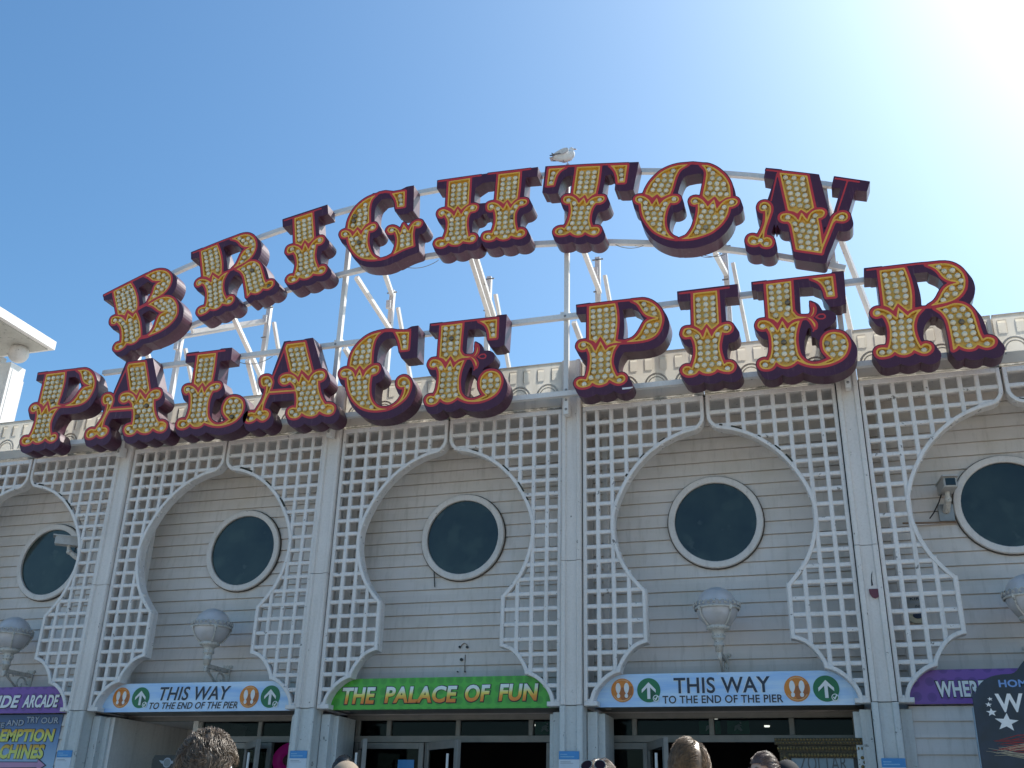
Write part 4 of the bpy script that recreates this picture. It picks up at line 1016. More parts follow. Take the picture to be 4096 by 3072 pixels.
# poster below the left purple sign
t = thing('wall_poster', 'blue poster advertising REDEMPTION MACHINES with a pink arrow, on the left wall', 'poster', (-5.49, .19, 2.775))
mb = MB(); mb.box(-1.55, 0, 0, .012, -1.45, 0); mb.build('poster_sheet', M['poster'], t)
def ptext(s, a, b, z0, z1, mat, edge=.03, sh=0, name='lettering'):
    e = .055
    text(t, s, a-.008, b+.008, z0-.008, z1+.008, .187, M['navy'], shear=sh, off=e, ext=.001, name='dark_edge')
    text(t, s, a, b, z0, z1, .183, mat, shear=sh, off=edge, ext=.001, name=name)
ptext('COME', -6.80, -6.43, 2.60, 2.67, M['grey'], .02); ptext('AND', -6.40, -6.11, 2.63, 2.705, M['grey'], .02); ptext('TRY', -6.075, -5.86, 2.665, 2.745, M['grey'], .02); ptext('OUR', -5.825, -5.535, 2.655, 2.735, M['grey'], .02)
ptext('REDEMPTION', -6.86, -5.56, 2.42, 2.585, M['limetext'], .045, .1, 'lime_lettering'); ptext('MACHINES', -6.72, -5.68, 2.20, 2.385, M['limetext'], .045, .1, 'lime_lettering')
ptext('E', -6.52, -6.40, 2.06, 2.16, M['pink'], .02)
mb = MB(); mb.prism([(-.94,-.70),(-.26,-.69),(-.26,-.745),(-.11,-.655),(-.27,-.56),(-.26,-.61),(-.94,-.61)], -.010, -.002); mb.build('arrow_edge', M['navy'], t)
mb = MB(); mb.prism([(-.93,-.69),(-.25,-.68),(-.25,-.725),(-.125,-.655),(-.26,-.58),(-.25,-.62),(-.93,-.62)], -.014, -.011); mb.build('pink_arrow', M['pink'], t)

# visitor notices on the lower pilasters
hb = MB(); hb.box(-.117,.117,-.012,-.008,-.088,0)
pb = MB(); pb.box(-.117,.117,-.010,-.004,-.42,-.088)
lb = MB()
lb.box(-.10,.02,-.0125,-.0105,-.118,-.110); lb.box(-.10,.05,-.0125,-.0105,-.132,-.127)
l2 = MB(); l2.box(-.10,-.02,-.0145,-.0125,-.040,-.030); l2.box(-.10,.06,-.0145,-.0125,-.066,-.054)
meh, mep, mel, me2 = hb.mesh('blue_header', M['noticeblue']), pb.mesh('notice_sheet', M['notice']), lb.mesh('fine_print', M['grey']), l2.mesh('header_print', plain('pale_header_print', (.22,.48,.72), .4))
for x, z, w in ((-5.135,2.292,'pilaster beside the blue poster'), (-1.71,2.294,'pilaster left of the green sign'), (1.683,2.296,'pilaster right of the green sign'), (5.115,2.234,'pilaster beside the carved cabinet')):
    t = thing('paper_notice', 'white notice with a blue header on the '+w, 'notice', (x, -.05, z), group='blue headed notices on the pilasters')
    for m_, n_ in ((meh,'blue_header'),(mep,'notice_sheet'),(mel,'fine_print'),(me2,'header_print')): use(m_, n_, t)

# ------------------------------------------------------------------ globe lamps
def lamp_meshes():
    g = MB(); g.ball((0,0,0), .240,.240,.240, 32, 20)
    ring = MB()
    ring.lathe([(.250,-.030),(.262,-.026),(.266,-.014),(.258,-.004),(.248,-.004)], (0,0,0), 36)
    for k in range(26):
        a = 2*pi*k/26; c = Vector((.258*cos(a), .258*sin(a), .022)); tx = Vector((-sin(a), cos(a), 0))
        ring.tube([c+tx*.027*cos(q)+Vector((cos(a)*.010,sin(a)*.010,.028*sin(q))) for q in np.linspace(-.6, pi+.6, 9)], .0075, 5)
    rl = []
    for k in range(4):
        a = 2*pi*k/4+.78; ribs = MB(); rl.append(ribs)
        ribs.tube([(.252*cos(q)*cos(a), .252*cos(q)*sin(a), .252*sin(q)) for q in np.linspace(-.06, -1.14, 8)], .011, 6)
        ribs.box(.252*cos(a)-.016, .252*cos(a)+.016, .252*sin(a)-.016, .252*sin(a)+.016, -.045, .0)
    cup = MB()
    cup.lathe([(.0,-.20),(.115,-.205),(.135,-.222),(.135,-.245),(.115,-.258),(.075,-.275),(.066,-.30),(.066,-.335),(.075,-.34),(.075,-.352),(.055,-.36),(.052,-.42),(.062,-.424),(.062,-.436),(.048,-.442),(.044,-.50),(0,-.50)], (0,0,0), 24)
    for k in range(6):
        a = 2*pi*k/6; cup.ball((.070*cos(a), .070*sin(a), -.318), .012,.012,.012, 6, 4)
    br = MB()
    L = YW-.22-.012
    br.bar((0,-.02,-.515), (0,L,-.515), .045, .05)
    br.ball((0,-.01,-.555), .028,.028,.045, 10, 8)
    br.box(-.045,.045, L-.015, L+.012, -.90, -.44)
    for z in (-.46, -.88):
        br.ball((-.055,L-.01,z), .026,.018,.026, 8, 5); br.ball((.055,L-.01,z), .026,.018,.026, 8, 5)
    # scroll work filling the corner under the arm
    br.tube([(0,.02,-.545),(0,.08,-.60),(0,.16,-.64),(0,.25,-.70),(0,.33,-.78),(0,.42,-.86),(0,L-.02,-.88)], .017, 6)
    sc = []
    for q in np.linspace(0, 4.2*pi/2, 22): r = .115-.014*q; sc.append((0, .34+r*cos(q), -.655+r*sin(q)))
    br.tube(sc, .014, 6)
    br.tube([(0,.12+.06*cos(q)*(1-.1*q), -.575+.05*sin(q)*(1-.1*q)) for q in np.linspace(0,5,14)], .010, 5)
    br.tube([(0,.44+.05*cos(q), -.78+.05*sin(q)) for q in np.linspace(0,5.6,14)], .010, 5)
    return g.mesh('globe', M['globe'], True), ring.mesh('gallery_ring', M['castiron'], True), [r_.mesh('cage_rib', M['castiron']) for r_ in rl], cup.mesh('lamp_holder', M['castiron'], True), br.mesh('scroll_bracket', M['castiron'])
LM = lamp_meshes()
for x, w in ((-6.66,'above the SIDE ARCADE sign'), (-3.365,'above the slanted THIS WAY sign'), (3.385,'above the upright THIS WAY sign'), (6.70,'above the black board')):
    t = thing('globe_lamp', 'white globe wall lamp on an ornate iron bracket '+w, 'lamp', (x, .22, 3.895), group='globe lamps along the facade')
    for m_, n_ in zip(LM, ('globe','gallery_ring','cage_rib','lamp_holder','scroll_bracket')):
        for q_ in (m_ if isinstance(m_, list) else [m_]): use(q_, n_, t)

# ------------------------------------------------------------------ turret on the left end of the roof
T = thing('roof_turret', 'white turret with a flat overhanging roof and ball capped post, behind the left parapet', 'turret', (-9.4, 1.6, 6.74))
def tb(x0,x1,y0,y1,z0,z1): return (x0+9.4, x1+9.4, y0-1.6, y1-1.6, z0-6.74, z1-6.74)
mb = MB(); mb.box(*tb(-12.6,-8.83,-1.6,2.0,9.55,9.72)); mb.box(*tb(-12.4,-9.05,-1.4,1.85,9.72,9.80)); mb.build('overhanging_roof', M['steel'], T)
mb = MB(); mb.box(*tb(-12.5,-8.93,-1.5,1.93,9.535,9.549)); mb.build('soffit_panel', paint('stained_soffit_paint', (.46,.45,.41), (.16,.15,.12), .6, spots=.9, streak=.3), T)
mb = MB(); mb.box(*tb(-12.3,-10.15,-.4,1.65,9.30,9.545)); mb.build('soffit_core', M['white'], T)
mb = MB(); mb.box(*tb(-9.49,-9.16,1.40,1.76,6.74,9.07)); mb.box(*tb(-9.44,-9.21,1.392,1.40,6.9,8.95)); mb.box(*tb(-9.16,-9.152,1.46,1.70,6.9,8.95)); mb.build('corner_post', M['steel'], T)
mb = MB(); mb.ball((-9.36+9.4, 1.70-1.6, 9.40-6.74), .182,.182,.182, 24, 16); mb.build('ball_finial', M['white'], T, True)
mb = MB()
mb.box(*tb(-11.6,-9.60,1.48,1.60,6.74,7.6)); mb.box(*tb(-9.60,-9.50,1.48,1.60,6.74,9.26)); mb.box(*tb(-11.6,-9.60,1.48,1.60,9.12,9.26)); mb.box(*tb(-9.86,-9.74,1.49,1.59,7.6,9.12)); mb.box(*tb(-11.6,-10.0,1.49,1.59,7.6,9.12))
mb.build('turret_wall', M['steel'], T)
mb = MB(); mb.box(*tb(-11.6,-9.5,1.62,1.64,7.6,9.12)); mb.build('shuttered_opening', plain('weathered_shutter', (.22,.225,.22), .6), T)
mb = MB(); mb.box(*tb(-12.0,-10.4,1.9,3.0,6.74,9.5)); mb.build('turret_core', M['white'], T)

# ------------------------------------------------------------------ security cameras and alarm box
def cctv(loc, yaw, label):
    t = thing('security_camera', label, 'camera', loc, (0,0,yaw), 'security cameras on the facade')
    mb = MB(); mb.cbox(-.075,.075,-.20,.14,-.062,.055,.012); mb.box(-.088,.088,-.235,.15,.055,.072); mb.build('housing', plain('dull_grey_housing', (.50,.49,.47), .5), t)
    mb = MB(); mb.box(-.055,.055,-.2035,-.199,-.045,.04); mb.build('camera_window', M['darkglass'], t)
    mb = MB(); mb.tube([(0,0,-.06),(0,.01,-.14),(0,.10,-.20),(0,.18,-.24)], [.028,.03,.04,.045], 10); mb.ball((0,.02,-.15),.042,.042,.042,12,8); mb.build('swivel_arm', M['castiron'], t)
    mb = MB(); mb.box(-.085,.085,.17,.20,-.36,-.16); mb.build('mount_plate', M['bolt'], t)
    mb = MB(); mb.tube([(-.04,.10,-.05),(-.09,.08,-.16),(-.15,.15,-.27),(-.19,.20,-.32)], .008, 6); mb.build('camera_cable', M['black'], t)
    return t
t = cctv((6.085, .50, 5.265), radians(14), 'boxy security camera on a rusty bracket beside the right-hand round window')
mb = MB(); mb.box(-.50,.10,.19,.215,-.378,-.362); mb.build('rusty_conduit', plain('rusty_conduit_paint', (.26,.17,.11), .8), t)
t.rotation_euler = (0, 0, radians(8))
cctv((-5.98, .20, 5.215), radians(-52), 'white security camera behind the left lattice, before the leftmost round window')
t = thing('alarm_box', 'small cream alarm sounder with a grey name plate, behind the right-hand lattice', 'alarm', (5.585, YW-.02, 3.90))
mb = MB(); mb.box(-.09,.10,-.015,0,.0,.15); mb.build('name_plate', plain('grey_plate', (.33,.32,.30), .4), t)
text(t, 'KIRE', 5.535, 5.67, 4.005, 4.035, YW-.037, M['navy'], off=.02, ext=.001); text(t, 'SECURITY', 5.515, 5.69, 3.965, 3.990, YW-.037, M['grey'], off=.01, ext=.001); text(t, '(UK)', 5.58, 5.67, 3.915, 3.948, YW-.037, M['navy'], off=.02, ext=.001)
mb = MB(); mb.prism([(.095*cos(q), -.105+.075*sin(q)*(1.0 if sin(q)>0 else .85)) for q in np.linspace(0,2*pi,21)[:-1]], -.06, 0); mb.build('sounder_body', plain('yellowed_plastic', (.55,.50,.36), .4), t)
mb = MB(); mb.disc(.01, -.08, .055, -.066, -.058, 18, .038); mb.build('sounder_lens', plain('dark_blue_lens', (.02,.025,.06), .2), t)

# ------------------------------------------------------------------ carved cabinet with a name pane in the right entrance
t = thing('fortune_cabinet', 'dark carved gilded cabinet with a frosted ZOLTAR pane, in the right-hand entrance', 'cabinet', (4.42, .28, ZD))
H = 2.46-ZD
mb = MB(); mb.box(-.44,.44,.03,.46,0,H-.12); mb.build('cabinet_body', M['black'], t)
fr = MB(); gt = MB()
fr.box(-.50,.50,-.03,.48,H-.07,H); fr.box(-.47,.47,-.01,.47,H-.14,H-.075); fr.box(-.455,-.35,-.012,.03,0,H-.145); fr.box(.35,.455,-.012,.03,0,H-.145); fr.box(-.35,.35,-.008,.03,H-.205,H-.145); fr.box(-.35,.35,-.008,.03,0,H-.72)
fr.build('carved_frame', M['carved'], t)
R_ = random.Random(5)
for k in range(30):
    x = -.485+.97*k/29
    gt.ball((x,-.034,H-.018), .013,.010,.013, 7, 5); gt.ball((x+.012,-.034,H-.052), .012,.008,.010, 6, 4)
    if k < 28: gt.ball((x+.02,-.015,H-.106), .014,.010,.020, 7, 5)
    if 3 < k < 26: gt.ball((x,-.012,H-.175), .016,.008,.018, 7, 5)
for s in (-1, 1):
    for k in range(36):
        z = H-.2-.045*k
        gt.ball((s*(.40+.02*sin(k*1.7)),-.016,z), .022,.012,.020, 7, 5); gt.ball((s*.435,-.014,z-.02), .011,.008,.014, 6, 4); gt.ball((s*.365,-.014,z-.02), .010,.008,.014, 6, 4)
gt.build('gilt_carving', M['gilt'], t, True)
mb = MB(); mb.box(-.335,.305,.0,.014,H-.50,H-.150); mb.build('name_pane', M['pane'], t)
text(t, 'ZOLTAR', 4.165, 4.655, 2.125, 2.285, .2775, M['panetext'], off=-.005, ext=.001)

# black board with a winged badge in the left entrance
t = thing('winged_board', 'black round-cornered board with a grey winged disc, inside the left entrance', 'board', (-3.855, .40, ZD))
mb = MB(); c = [(.235,0),(.235,2.10),(.20,2.15),(-.20,2.15),(-.235,2.10),(-.235,0)]; mb.prism(c, -.02, .03); mb.build('board_panel', M['black'], t)
mb = MB(); mb.disc(.0, 2.055, .062, -.028, -.021, 24)
for s in (-1, 1): mb.prism([(s*.05,2.075),(s*.13,2.085),(s*.10,2.06),(s*.085,2.045),(s*.05,2.04)], -.027, -.021)
mb.build('winged_disc', M['grey'], t)
mb = MB(); mb.disc(.0, 2.055, .048, -.031, -.0285, 24); mb.build('inner_disc', plain('mid_grey_print', (.20,.21,.22), .4), t)
mb = MB(); mb.ring_path([(-.09,1.92),(-.05,1.945),(.05,1.945),(.09,1.92)], [(0,-.021),(0,-.026),(.012,-.026),(.012,-.021)]); mb.build('red_trim_print', plain('dull_red_print', (.25,.06,.03), .4), t)

# pink lit machine deep in the left entrance
t = thing('game_machine', 'rounded pink and purple lit game machine inside the left doorway', 'game machine', (-2.86, 2.1, ZD))
mb = MB(); mb.box(-.35,.35,-.1,.5,0,1.75); mb.build('machine_cabinet', M['black'], t)
def em(name, c, s):
    m, nt, b = nmat(name); setin(b, Base_Color=rgba(c), Emission_Color=rgba(c), Emission_Strength=s, Roughness=.3); return m
mb = MB(); N = 28
mb.ring_path([(.30*cos(2*pi*k/N), 2.20+.20*sin(2*pi*k/N)) for k in range(N)], [(.07,-.06),(.09,-.13),(-.05,-.15),(-.07,-.06)], True); mb.build('lit_ring', em('lit_pink_plastic', (.40,.02,.26), .07), t, True)
mb = MB(); mb.disc(0, 2.20, .27, -.10, -.06, 28, .16); mb.build('dial', M['alu'], t)
mb = MB(); mb.ball((.50,-.05,2.08), .17,.12,.16, 18, 10); mb.build('lit_dome', em('lit_purple_plastic', (.10,.02,.22), .06), t, True)

# ------------------------------------------------------------------ tall black advertising board at the right edge
t = thing('advertising_board', 'tall black shaped board with stars, HOME and W lettering, at the right edge', 'board', (5.80, -1.0, ZD))
bx = [(-.03,0),(-.01,2.50),(.015,2.62),(.075,2.715),(.165,2.775),(.27,2.798),(.36,2.803),(.41,2.83),(.45,2.88),(.53,2.94),(.66,3.0),(.84,3.04),(1.02,3.0),(1.16,2.93),(1.25,2.84),(1.36,2.80),(1.52,2.78),(1.63,2.70),(1.68,2.5),(1.70,0)]
bx = [(x+.065*max(0,min(1,(.75-x)/.3)),z) for x,z in bx]
bx = smooth_poly([(x,z,i in (0,19)) for i,(x,z) in enumerate(bx)], .03)
mb = MB(); mb.prism(bx, .0, .05)
o = mb.build('board_panel', M['board'], t); o.data.materials.clear()
m_, nt_, b_ = nmat('night_sky_print')
c_ = ramp(nt_, noise(nt_, 3, 4), [(.35, (.010,.012,.020)), (.7, (.018,.028,.065))]); nt_.links.new(c_, b_.inputs['Base Color']); setin(b_, Roughness=.3)
o.data.materials.append(m_)
mb = MB(); mb.ring_path([(x-.004,z+.002) for x,z in bx if z < 2.52 and x < .2], [(0,.002),(0,.056),(.010,.056),(.010,.002)]); mb.build('pale_board_edge', plain('pale_blue_edge', (.24,.33,.42), .4), t)
text(t, 'HOME', 6.100, 6.405, 2.800, 2.868, -1.004, M['boardblue'], off=.03, ext=.001, name='pale_blue_lettering')
text(t, 'W', 6.050, 6.290, 2.575, 2.742, -1.004, M['whiteprint'], off=.025, ext=.001, name='white_lettering')
def star(mb, x, z, r, a):
    mb.prism([(x+(r if k % 2 == 0 else r*.42)*cos(a+pi*k/5), z+(r if k % 2 == 0 else r*.42)*sin(a+pi*k/5)*.8) for k in range(10)], -.004, -.0005)
mb = MB()
for x, z, r, a in ((.315,2.365,.105,1.45),(.20,2.455,.048,1.6),(.185,2.525,.030,1.5),(.205,2.575,.024,1.7)): star(mb, x, z, r, a)
mb.build('star', M['whiteprint'], t)
R_ = random.Random(3)
for nm, col, zz in (('cream_streak', (.50,.42,.30), 2.10), ('red_streak', (.42,.04,.04), 2.16)):
    mb = MB()
    for k in range(14):
        z0 = zz+R_.uniform(-.05,.05); z1 = z0+R_.uniform(-.10,.07); x0 = R_.uniform(.10,.28)
        mb.tube([(x0,-.002,z0),(x0+.2,-.003,(z0+z1)/2+R_.uniform(0,.02)),(x0+.55,-.002,z1)], [.001,.004,.002], 5)
    mb.build(nm, plain(nm+'_print', col, .4), t)

# ------------------------------------------------------------------ people
def evaluated(o):
    dg = bpy.context.evaluated_depsgraph_get(); dg.update()
    me = bpy.data.meshes.new_from_object(o.evaluated_get(dg))
    return me
SKIN = {}
def skin_mat(c):
    if c not in SKIN:
        m, nt, b = nmat('skin'); cc = mixc(nt, ramp(nt, noise(nt, 22, 4), [(.35, (0,0,0)), (.75, (1,1,1))]), c, (c[0]*.85, c[1]*.75, c[2]*.72))
        nt.links.new(cc, b.inputs['Base Color']); setin(b, Roughness=.48, Subsurface_Weight=.12, Subsurface_Radius=(.02,.008,.004)); SKIN[c] = m
    return SKIN[c]
def head_geo(mb, hz):
    """head facing -Y, centre at height hz"""
    seg, rings = 28, 20; vs = []
    for i in range(rings+1):
        th = pi*i/rings-pi/2
        for k in range(seg):
            a = 2*pi*k/seg
            x, y, z = cos(th)*cos(a), cos(th)*sin(a), sin(th)
            f = max(0, -y)
            jaw = max(0, -z)
            X = x*.076*(1-.30*jaw*jaw); Yv = y*.096*(1-.12*jaw)+(-.016*jaw*f); Zv = z*.118
            if y > 0 and z < -.2: Yv *= .80
            # brow, eye sockets, nose, lips, chin
            if f > .5:
                Yv += .007*math.exp(-((Zv-.002)/.014)**2-((abs(X)-.032)/.014)**2)
                Yv -= .019*math.exp(-((Zv+.030)/.020)**2-(X/.012)**2)
                Yv -= .007*math.exp(-((Zv-.010)/.030)**2-(X/.010)**2)
                Yv -= .006*math.exp(-((Zv-.022)/.010)**2-(X/.05)**2)
                Yv -= .006*math.exp(-((Zv+.066)/.010)**2-(X/.022)**2)
                Yv -= .006*math.exp(-((Zv+.103)/.014)**2-(X/.02)**2)
            vs.append((X, Yv, hz+Zv))
    fs = [(i*seg+k, i*seg+(k+1) % seg, (i+1)*seg+(k+1) % seg, (i+1)*seg+k) for i in range(rings) for k in range(seg)]
    mb.add(vs, fs)
    for s in (-1, 1):
        mb.ball((s*.078, .012, hz-.012), .011, .020, .032, 10, 8)
def body_mesh():
    J = [(0,0,.96,.135),(0,.01,1.14,.125),(0,.005,1.32,.145),(0,.02,1.45,.085),(0,.015,1.55,.056),(0,.0,1.60,.05)]
    E = [(0,1),(1,2),(2,3),(3,4),(4,5)]
    def chain(start, l):
        p = start
        for q in l: J.append(q); E.append((p, len(J)-1)); p = len(J)-1
        return p
    for s in (-1, 1):
        h = chain(2, [(s*.165,.01,1.415,.068),(s*.235,.03,1.13,.046),(s*.245,-.06,.90,.034),(s*.245,-.085,.835,.038)])
        for i, (dx, L) in enumerate(((-.027,.070),(-.009,.080),(.010,.076),(.027,.060))):
            chain(h, [(s*.245+dx*.5, -.092+dx*.9, .805,.0105),(s*.245+dx*.4,-.102+dx*1.0,.805-L*.5,.0095),(s*.243+dx*.3,-.092+dx*1.0,.805-L,.008)])
        chain(h, [(s*.235,-.125,.835,.012),(s*.228,-.140,.800,.010),(s*.226,-.143,.775,.009)])
        chain(0, [(s*.095,0,.88,.098),(s*.105,-.01,.50,.062),(s*.105,.025,.10,.043),(s*.112,-.06,.045,.040),(s*.116,-.15,.035,.034)])
    me = bpy.data.meshes.new('b'); me.from_pydata([j[:3] for j in J], E, [])
    o = bpy.data.objects.new('b', me); COL.objects.link(o)
    sk_ = o.modifiers.new('s', 'SKIN'); sk_.use_smooth_shade = True
    for i, v in enumerate(me.skin_vertices[0].data):
        v.radius = (J[i][3],)*2; v.use_root = (i == 0)
    ss = o.modifiers.new('u', 'SUBSURF'); ss.levels = 1; ss.render_levels = 1
    m2 = evaluated(o); bpy.data.objects.remove(o)
    mb = MB(); mb.v = [tuple(v.co) for v in m2.vertices]; mb.f = [tuple(p.vertices) for p in m2.polygons]
    head_geo(mb, 1.632)
    me3 = bpy.data.meshes.new('b2'); me3.from_pydata(mb.v, [], mb.f)
    o = bpy.data.objects.new('b2', me3); COL.objects.link(o)
    r = o.modifiers.new('r', 'REMESH'); r.mode = 'VOXEL'; r.voxel_size = .0075; r.use_smooth_shade = True
    s2 = o.modifiers.new('sm', 'SMOOTH'); s2.factor = .5; s2.iterations = 1
    m4 = evaluated(o); bpy.data.objects.remove(o)
    return m4
BODY = body_mesh()
def shell(name, mat, parent, test, off):
    keep = [p for p in BODY.polygons if test(p.center)]
    ids = {}; mb = MB()
    for p in keep:
        for i in p.vertices:
            if i not in ids:
                v = BODY.vertices[i]; ids[i] = len(mb.v); n = v.normal; mb.v.append(tuple(v.co+n*off+Vector((0,0,.004*sin(v.co.z*46+v.co.x*30)))))
    mb.f = [tuple(ids[i] for i in p.vertices) for p in keep]
    return mb.build(name, mat, parent, True)
def hair_obj(parent, mat, style, seed):
    R_ = random.Random(seed); hz = 1.632; mb = MB()
    def lim(y):      # lowest hair height for a direction, by style
        fr = .40*max(0,-y)+.16*(-y if y < 0 else 0)
        base = -.02+fr
        return base-(.62 if y > 0 else 0)*max(0,y)**.8
    seg, rings = 40, 26; vs = []; ok = []
    th_off = {'tousled': .022, 'parted': .018, 'tied': .008, 'cropped': .009, 'wavy': .024}[style]
    for i in range(rings+1):
        th = pi*i/rings-pi/2
        for k in range(seg):
            a = 2*pi*k/seg; x, y, z = cos(th)*cos(a), cos(th)*sin(a), sin(th)
            r = 1+(.010*sin(7*a+3*z)+.012*sin(11*z+4*a))*(1.6 if style in ('tousled','wavy') else .6)
            vs.append((x*(.077+th_off)*r, y*(.097+th_off)*r+.002, hz+z*(.119+th_off)*r)); ok.append(z > lim(y)-.06)
    f = []
    for i in range(rings):
        for k in range(seg):
            q = (i*seg+k, i*seg+(k+1) % seg, (i+1)*seg+(k+1) % seg, (i+1)*seg+k)
            if all(ok[j] for j in q): f.append(q)
    mb.add(vs, f)
    n = {'tousled': 3000, 'parted': 2600, 'tied': 700, 'cropped': 900, 'wavy': 1300}[style]
    made = 0
    while made < n:
        z = R_.uniform(-.7, 1); a = R_.uniform(0, 2*pi); q = sqrt(max(0, 1-z*z)); x, y = q*cos(a), q*sin(a)
        if z < lim(y): continue
        made += 1
        base = Vector((x*(.077+th_off), y*(.097+th_off)+.002, hz+z*(.119+th_off))); nrm = Vector((x/.077, y/.097, z/.119)).normalized()
        if style == 'tousled': fl = Vector((.9*sin(9*x+5*z)+.5*sin(17*y-6*x)+R_.uniform(-.2,.2)-.25, .6*sin(8*z+7*x)+R_.uniform(-.2,.2), -.75+.5*sin(10*y+4*x)))
        elif style == 'parted': fl = Vector((.85 if x > -.35 else -.55, .45, -.25+R_.uniform(-.15,.15)))
        elif style == 'tied': fl = Vector((0, .9, -.05))
        elif style == 'cropped': fl = Vector((R_.uniform(-.4,.4), .2, -.8))
        else: fl = Vector((x*1.2+R_.uniform(-.3,.3), .2, -.9))
        fl = (fl-nrm*fl.dot(nrm)); fl = fl.normalized() if fl.length > 1e-3 else Vector((1,0,0))
        L = {'tousled': .042, 'parted': .055, 'tied': .06, 'cropped': .012, 'wavy': .07}[style]*R_.uniform(.6,1.3)
        lift = {'tousled': .009, 'parted': .003, 'tied': .002, 'cropped': .003, 'wavy': .006}[style]*R_.uniform(.3,1.6)
        p0, p1, p2 = base-nrm*.004, base+fl*L*.5+nrm*lift, base+fl*L-nrm*(L*L*3.2)+nrm*lift*.5
        w = R_.uniform(.0008,.0020)
        mb.tube([p0, p1, p2], [w, w*.9, .0004], 4, False)
    return mb.build('hair', mat, parent, True)
def hair_mat(name, c, sheen):
    m, nt, b = nmat(name)
    cc = mixc(nt, ramp(nt, noise(nt, 90, 3, .6, (1,1,.35)), [(.35, (0,0,0)), (.7, (1,1,1))]), c, sheen)
    nt.links.new(cc, b.inputs['Base Color']); setin(b, Roughness=.38, Specular_IOR_Level=.6); return m
def person(x, y, height, turn, label, shirt, trouser, skin, hairc, sheen, style, seed, hat=None):
    """turn 0 = facing the camera side (-Y); the head centre sits at (x, y)"""
    k = height/1.752
    t = thing('person', label, 'person', (x, y, ZD), (0, 0, turn), 'people before the entrances'); t.scale = (k, k, k)
    me = BODY.copy(); me.materials.clear(); me.materials.append(skin_mat(skin)); use(me, 'body', t)
    arm = lambda c: abs(c.x) > .17 and c.z < 1.36
    shell('shirt', plain('shirt_cloth', shirt, .85, var=.12, scale=30), t, lambda c: (c.z > .90 and c.z < 1.485 and not (arm(c) and c.z < 1.12)), .011)
    shell('trousers', plain('trouser_cloth', trouser, .85, var=.15, scale=30), t, lambda c: (c.z < .97 and c.z > .09 and abs(c.x) < .19), .009)
    shell('shoes', M['black'], t, lambda c: c.z < .10, .007)
    for s in (-1, 1):
        e = MB(); e.ball((s*.031, -.083, 1.640), .0125,.0125,.0115, 10, 8); o = e.build('eye', M['whiteprint'], t, True)
        e = MB(); e.disc(s*.031, 1.640, .0055, -.0965, -.0945, 12); e.build('iris', M['navy'], o)
        e = MB(); e.tube([(s*.016,-.098,1.662),(s*.031,-.101,1.667),(s*.048,-.092,1.660)], [.002,.0035,.0015], 5); e.build('eyebrow', hair_mat('eyebrow_hair', hairc, sheen), t)
    if style: hair_obj(t, hair_mat('hair', hairc, sheen), style, seed)
    if hat: hat(t)
    return t
def cap(mat):
    def f(t):
        mb = MB(); mb.ball((0,.002,1.645), .092,.112,.118, 28, 12, .02, 1); mb.ball((0,.002,1.764), .008,.008,.005, 8, 4)
        mb.prism([], 0, 0) if False else None
        v = []
        for k in range(13):
            a = pi+pi*k/12; v.append((.088*cos(a), .105*sin(a), 1.652))
        for k in range(13):
            a = pi+pi*k/12; v.append((.085*cos(a), .105*sin(a)-.075*abs(sin(a)), 1.640-.012*abs(cos(a))))
        mb.add(v, [(k, k+1, 14+k, 13+k) for k in range(12)])
        mb.build('cap', mat, t, True)
    return f
PALE = (.50,.33,.25); TAN = (.38,.235,.16)
person(2.54, -8.52, 1.71-ZD-.012, radians(160), 'person with tousled greying hair seen from behind, below the slanted way sign', (.10,.11,.13), (.03,.035,.05), PALE, (.060,.038,.022), (.21,.16,.115), 'tousled', 1)
person(4.00, -6.95, 1.82-ZD-.012, radians(197), 'person with combed fair brown hair seen from behind, in front of the right-hand entrance', (.22,.23,.25), (.04,.045,.06), PALE, (.085,.048,.022), (.23,.14,.07), 'parted', 2)
ws = person(3.52, -6.66, 1.745-ZD-.012, radians(-14), 'person with wavy brown hair under pushed-up sunglasses, below the right blue sign', (.30,.28,.27), (.05,.05,.06), PALE, (.085,.052,.035), (.22,.145,.095), 'wavy', 3)
person(4.18, -4.95, 1.922-ZD-.010, radians(-40), 'person with dark tied-back hair facing left, beside the carved cabinet', (.05,.05,.06), (.03,.03,.04), PALE, (.055,.030,.024), (.12,.07,.05), 'tied', 4)
person(4.31, -4.85, 1.885-ZD-.012, radians(175), 'person in a plain black cap seen from behind, low in front of the carved cabinet', (.03,.03,.04), (.03,.03,.04), TAN, (.02,.016,.014), (.05,.04,.03), 'cropped', 5, cap(plain('black_cap_cloth', (.012,.013,.018), .85)))
person(1.86, -6.02, 1.79-ZD-.014, radians(172), 'person in a beige cap seen from behind, below the green sign', (.20,.19,.17), (.06,.06,.07), TAN, (.03,.02,.015), (.07,.05,.035), 'cropped', 6, cap(plain('beige_cap_cloth', (.34,.265,.195), .85)))
person(1.09, -4.49, 1.93-ZD-.012, radians(186), 'person with cropped black hair farther off, behind the beige cap', (.06,.06,.07), (.04,.04,.05), TAN, (.012,.010,.009), (.035,.03,.026), 'cropped', 7)
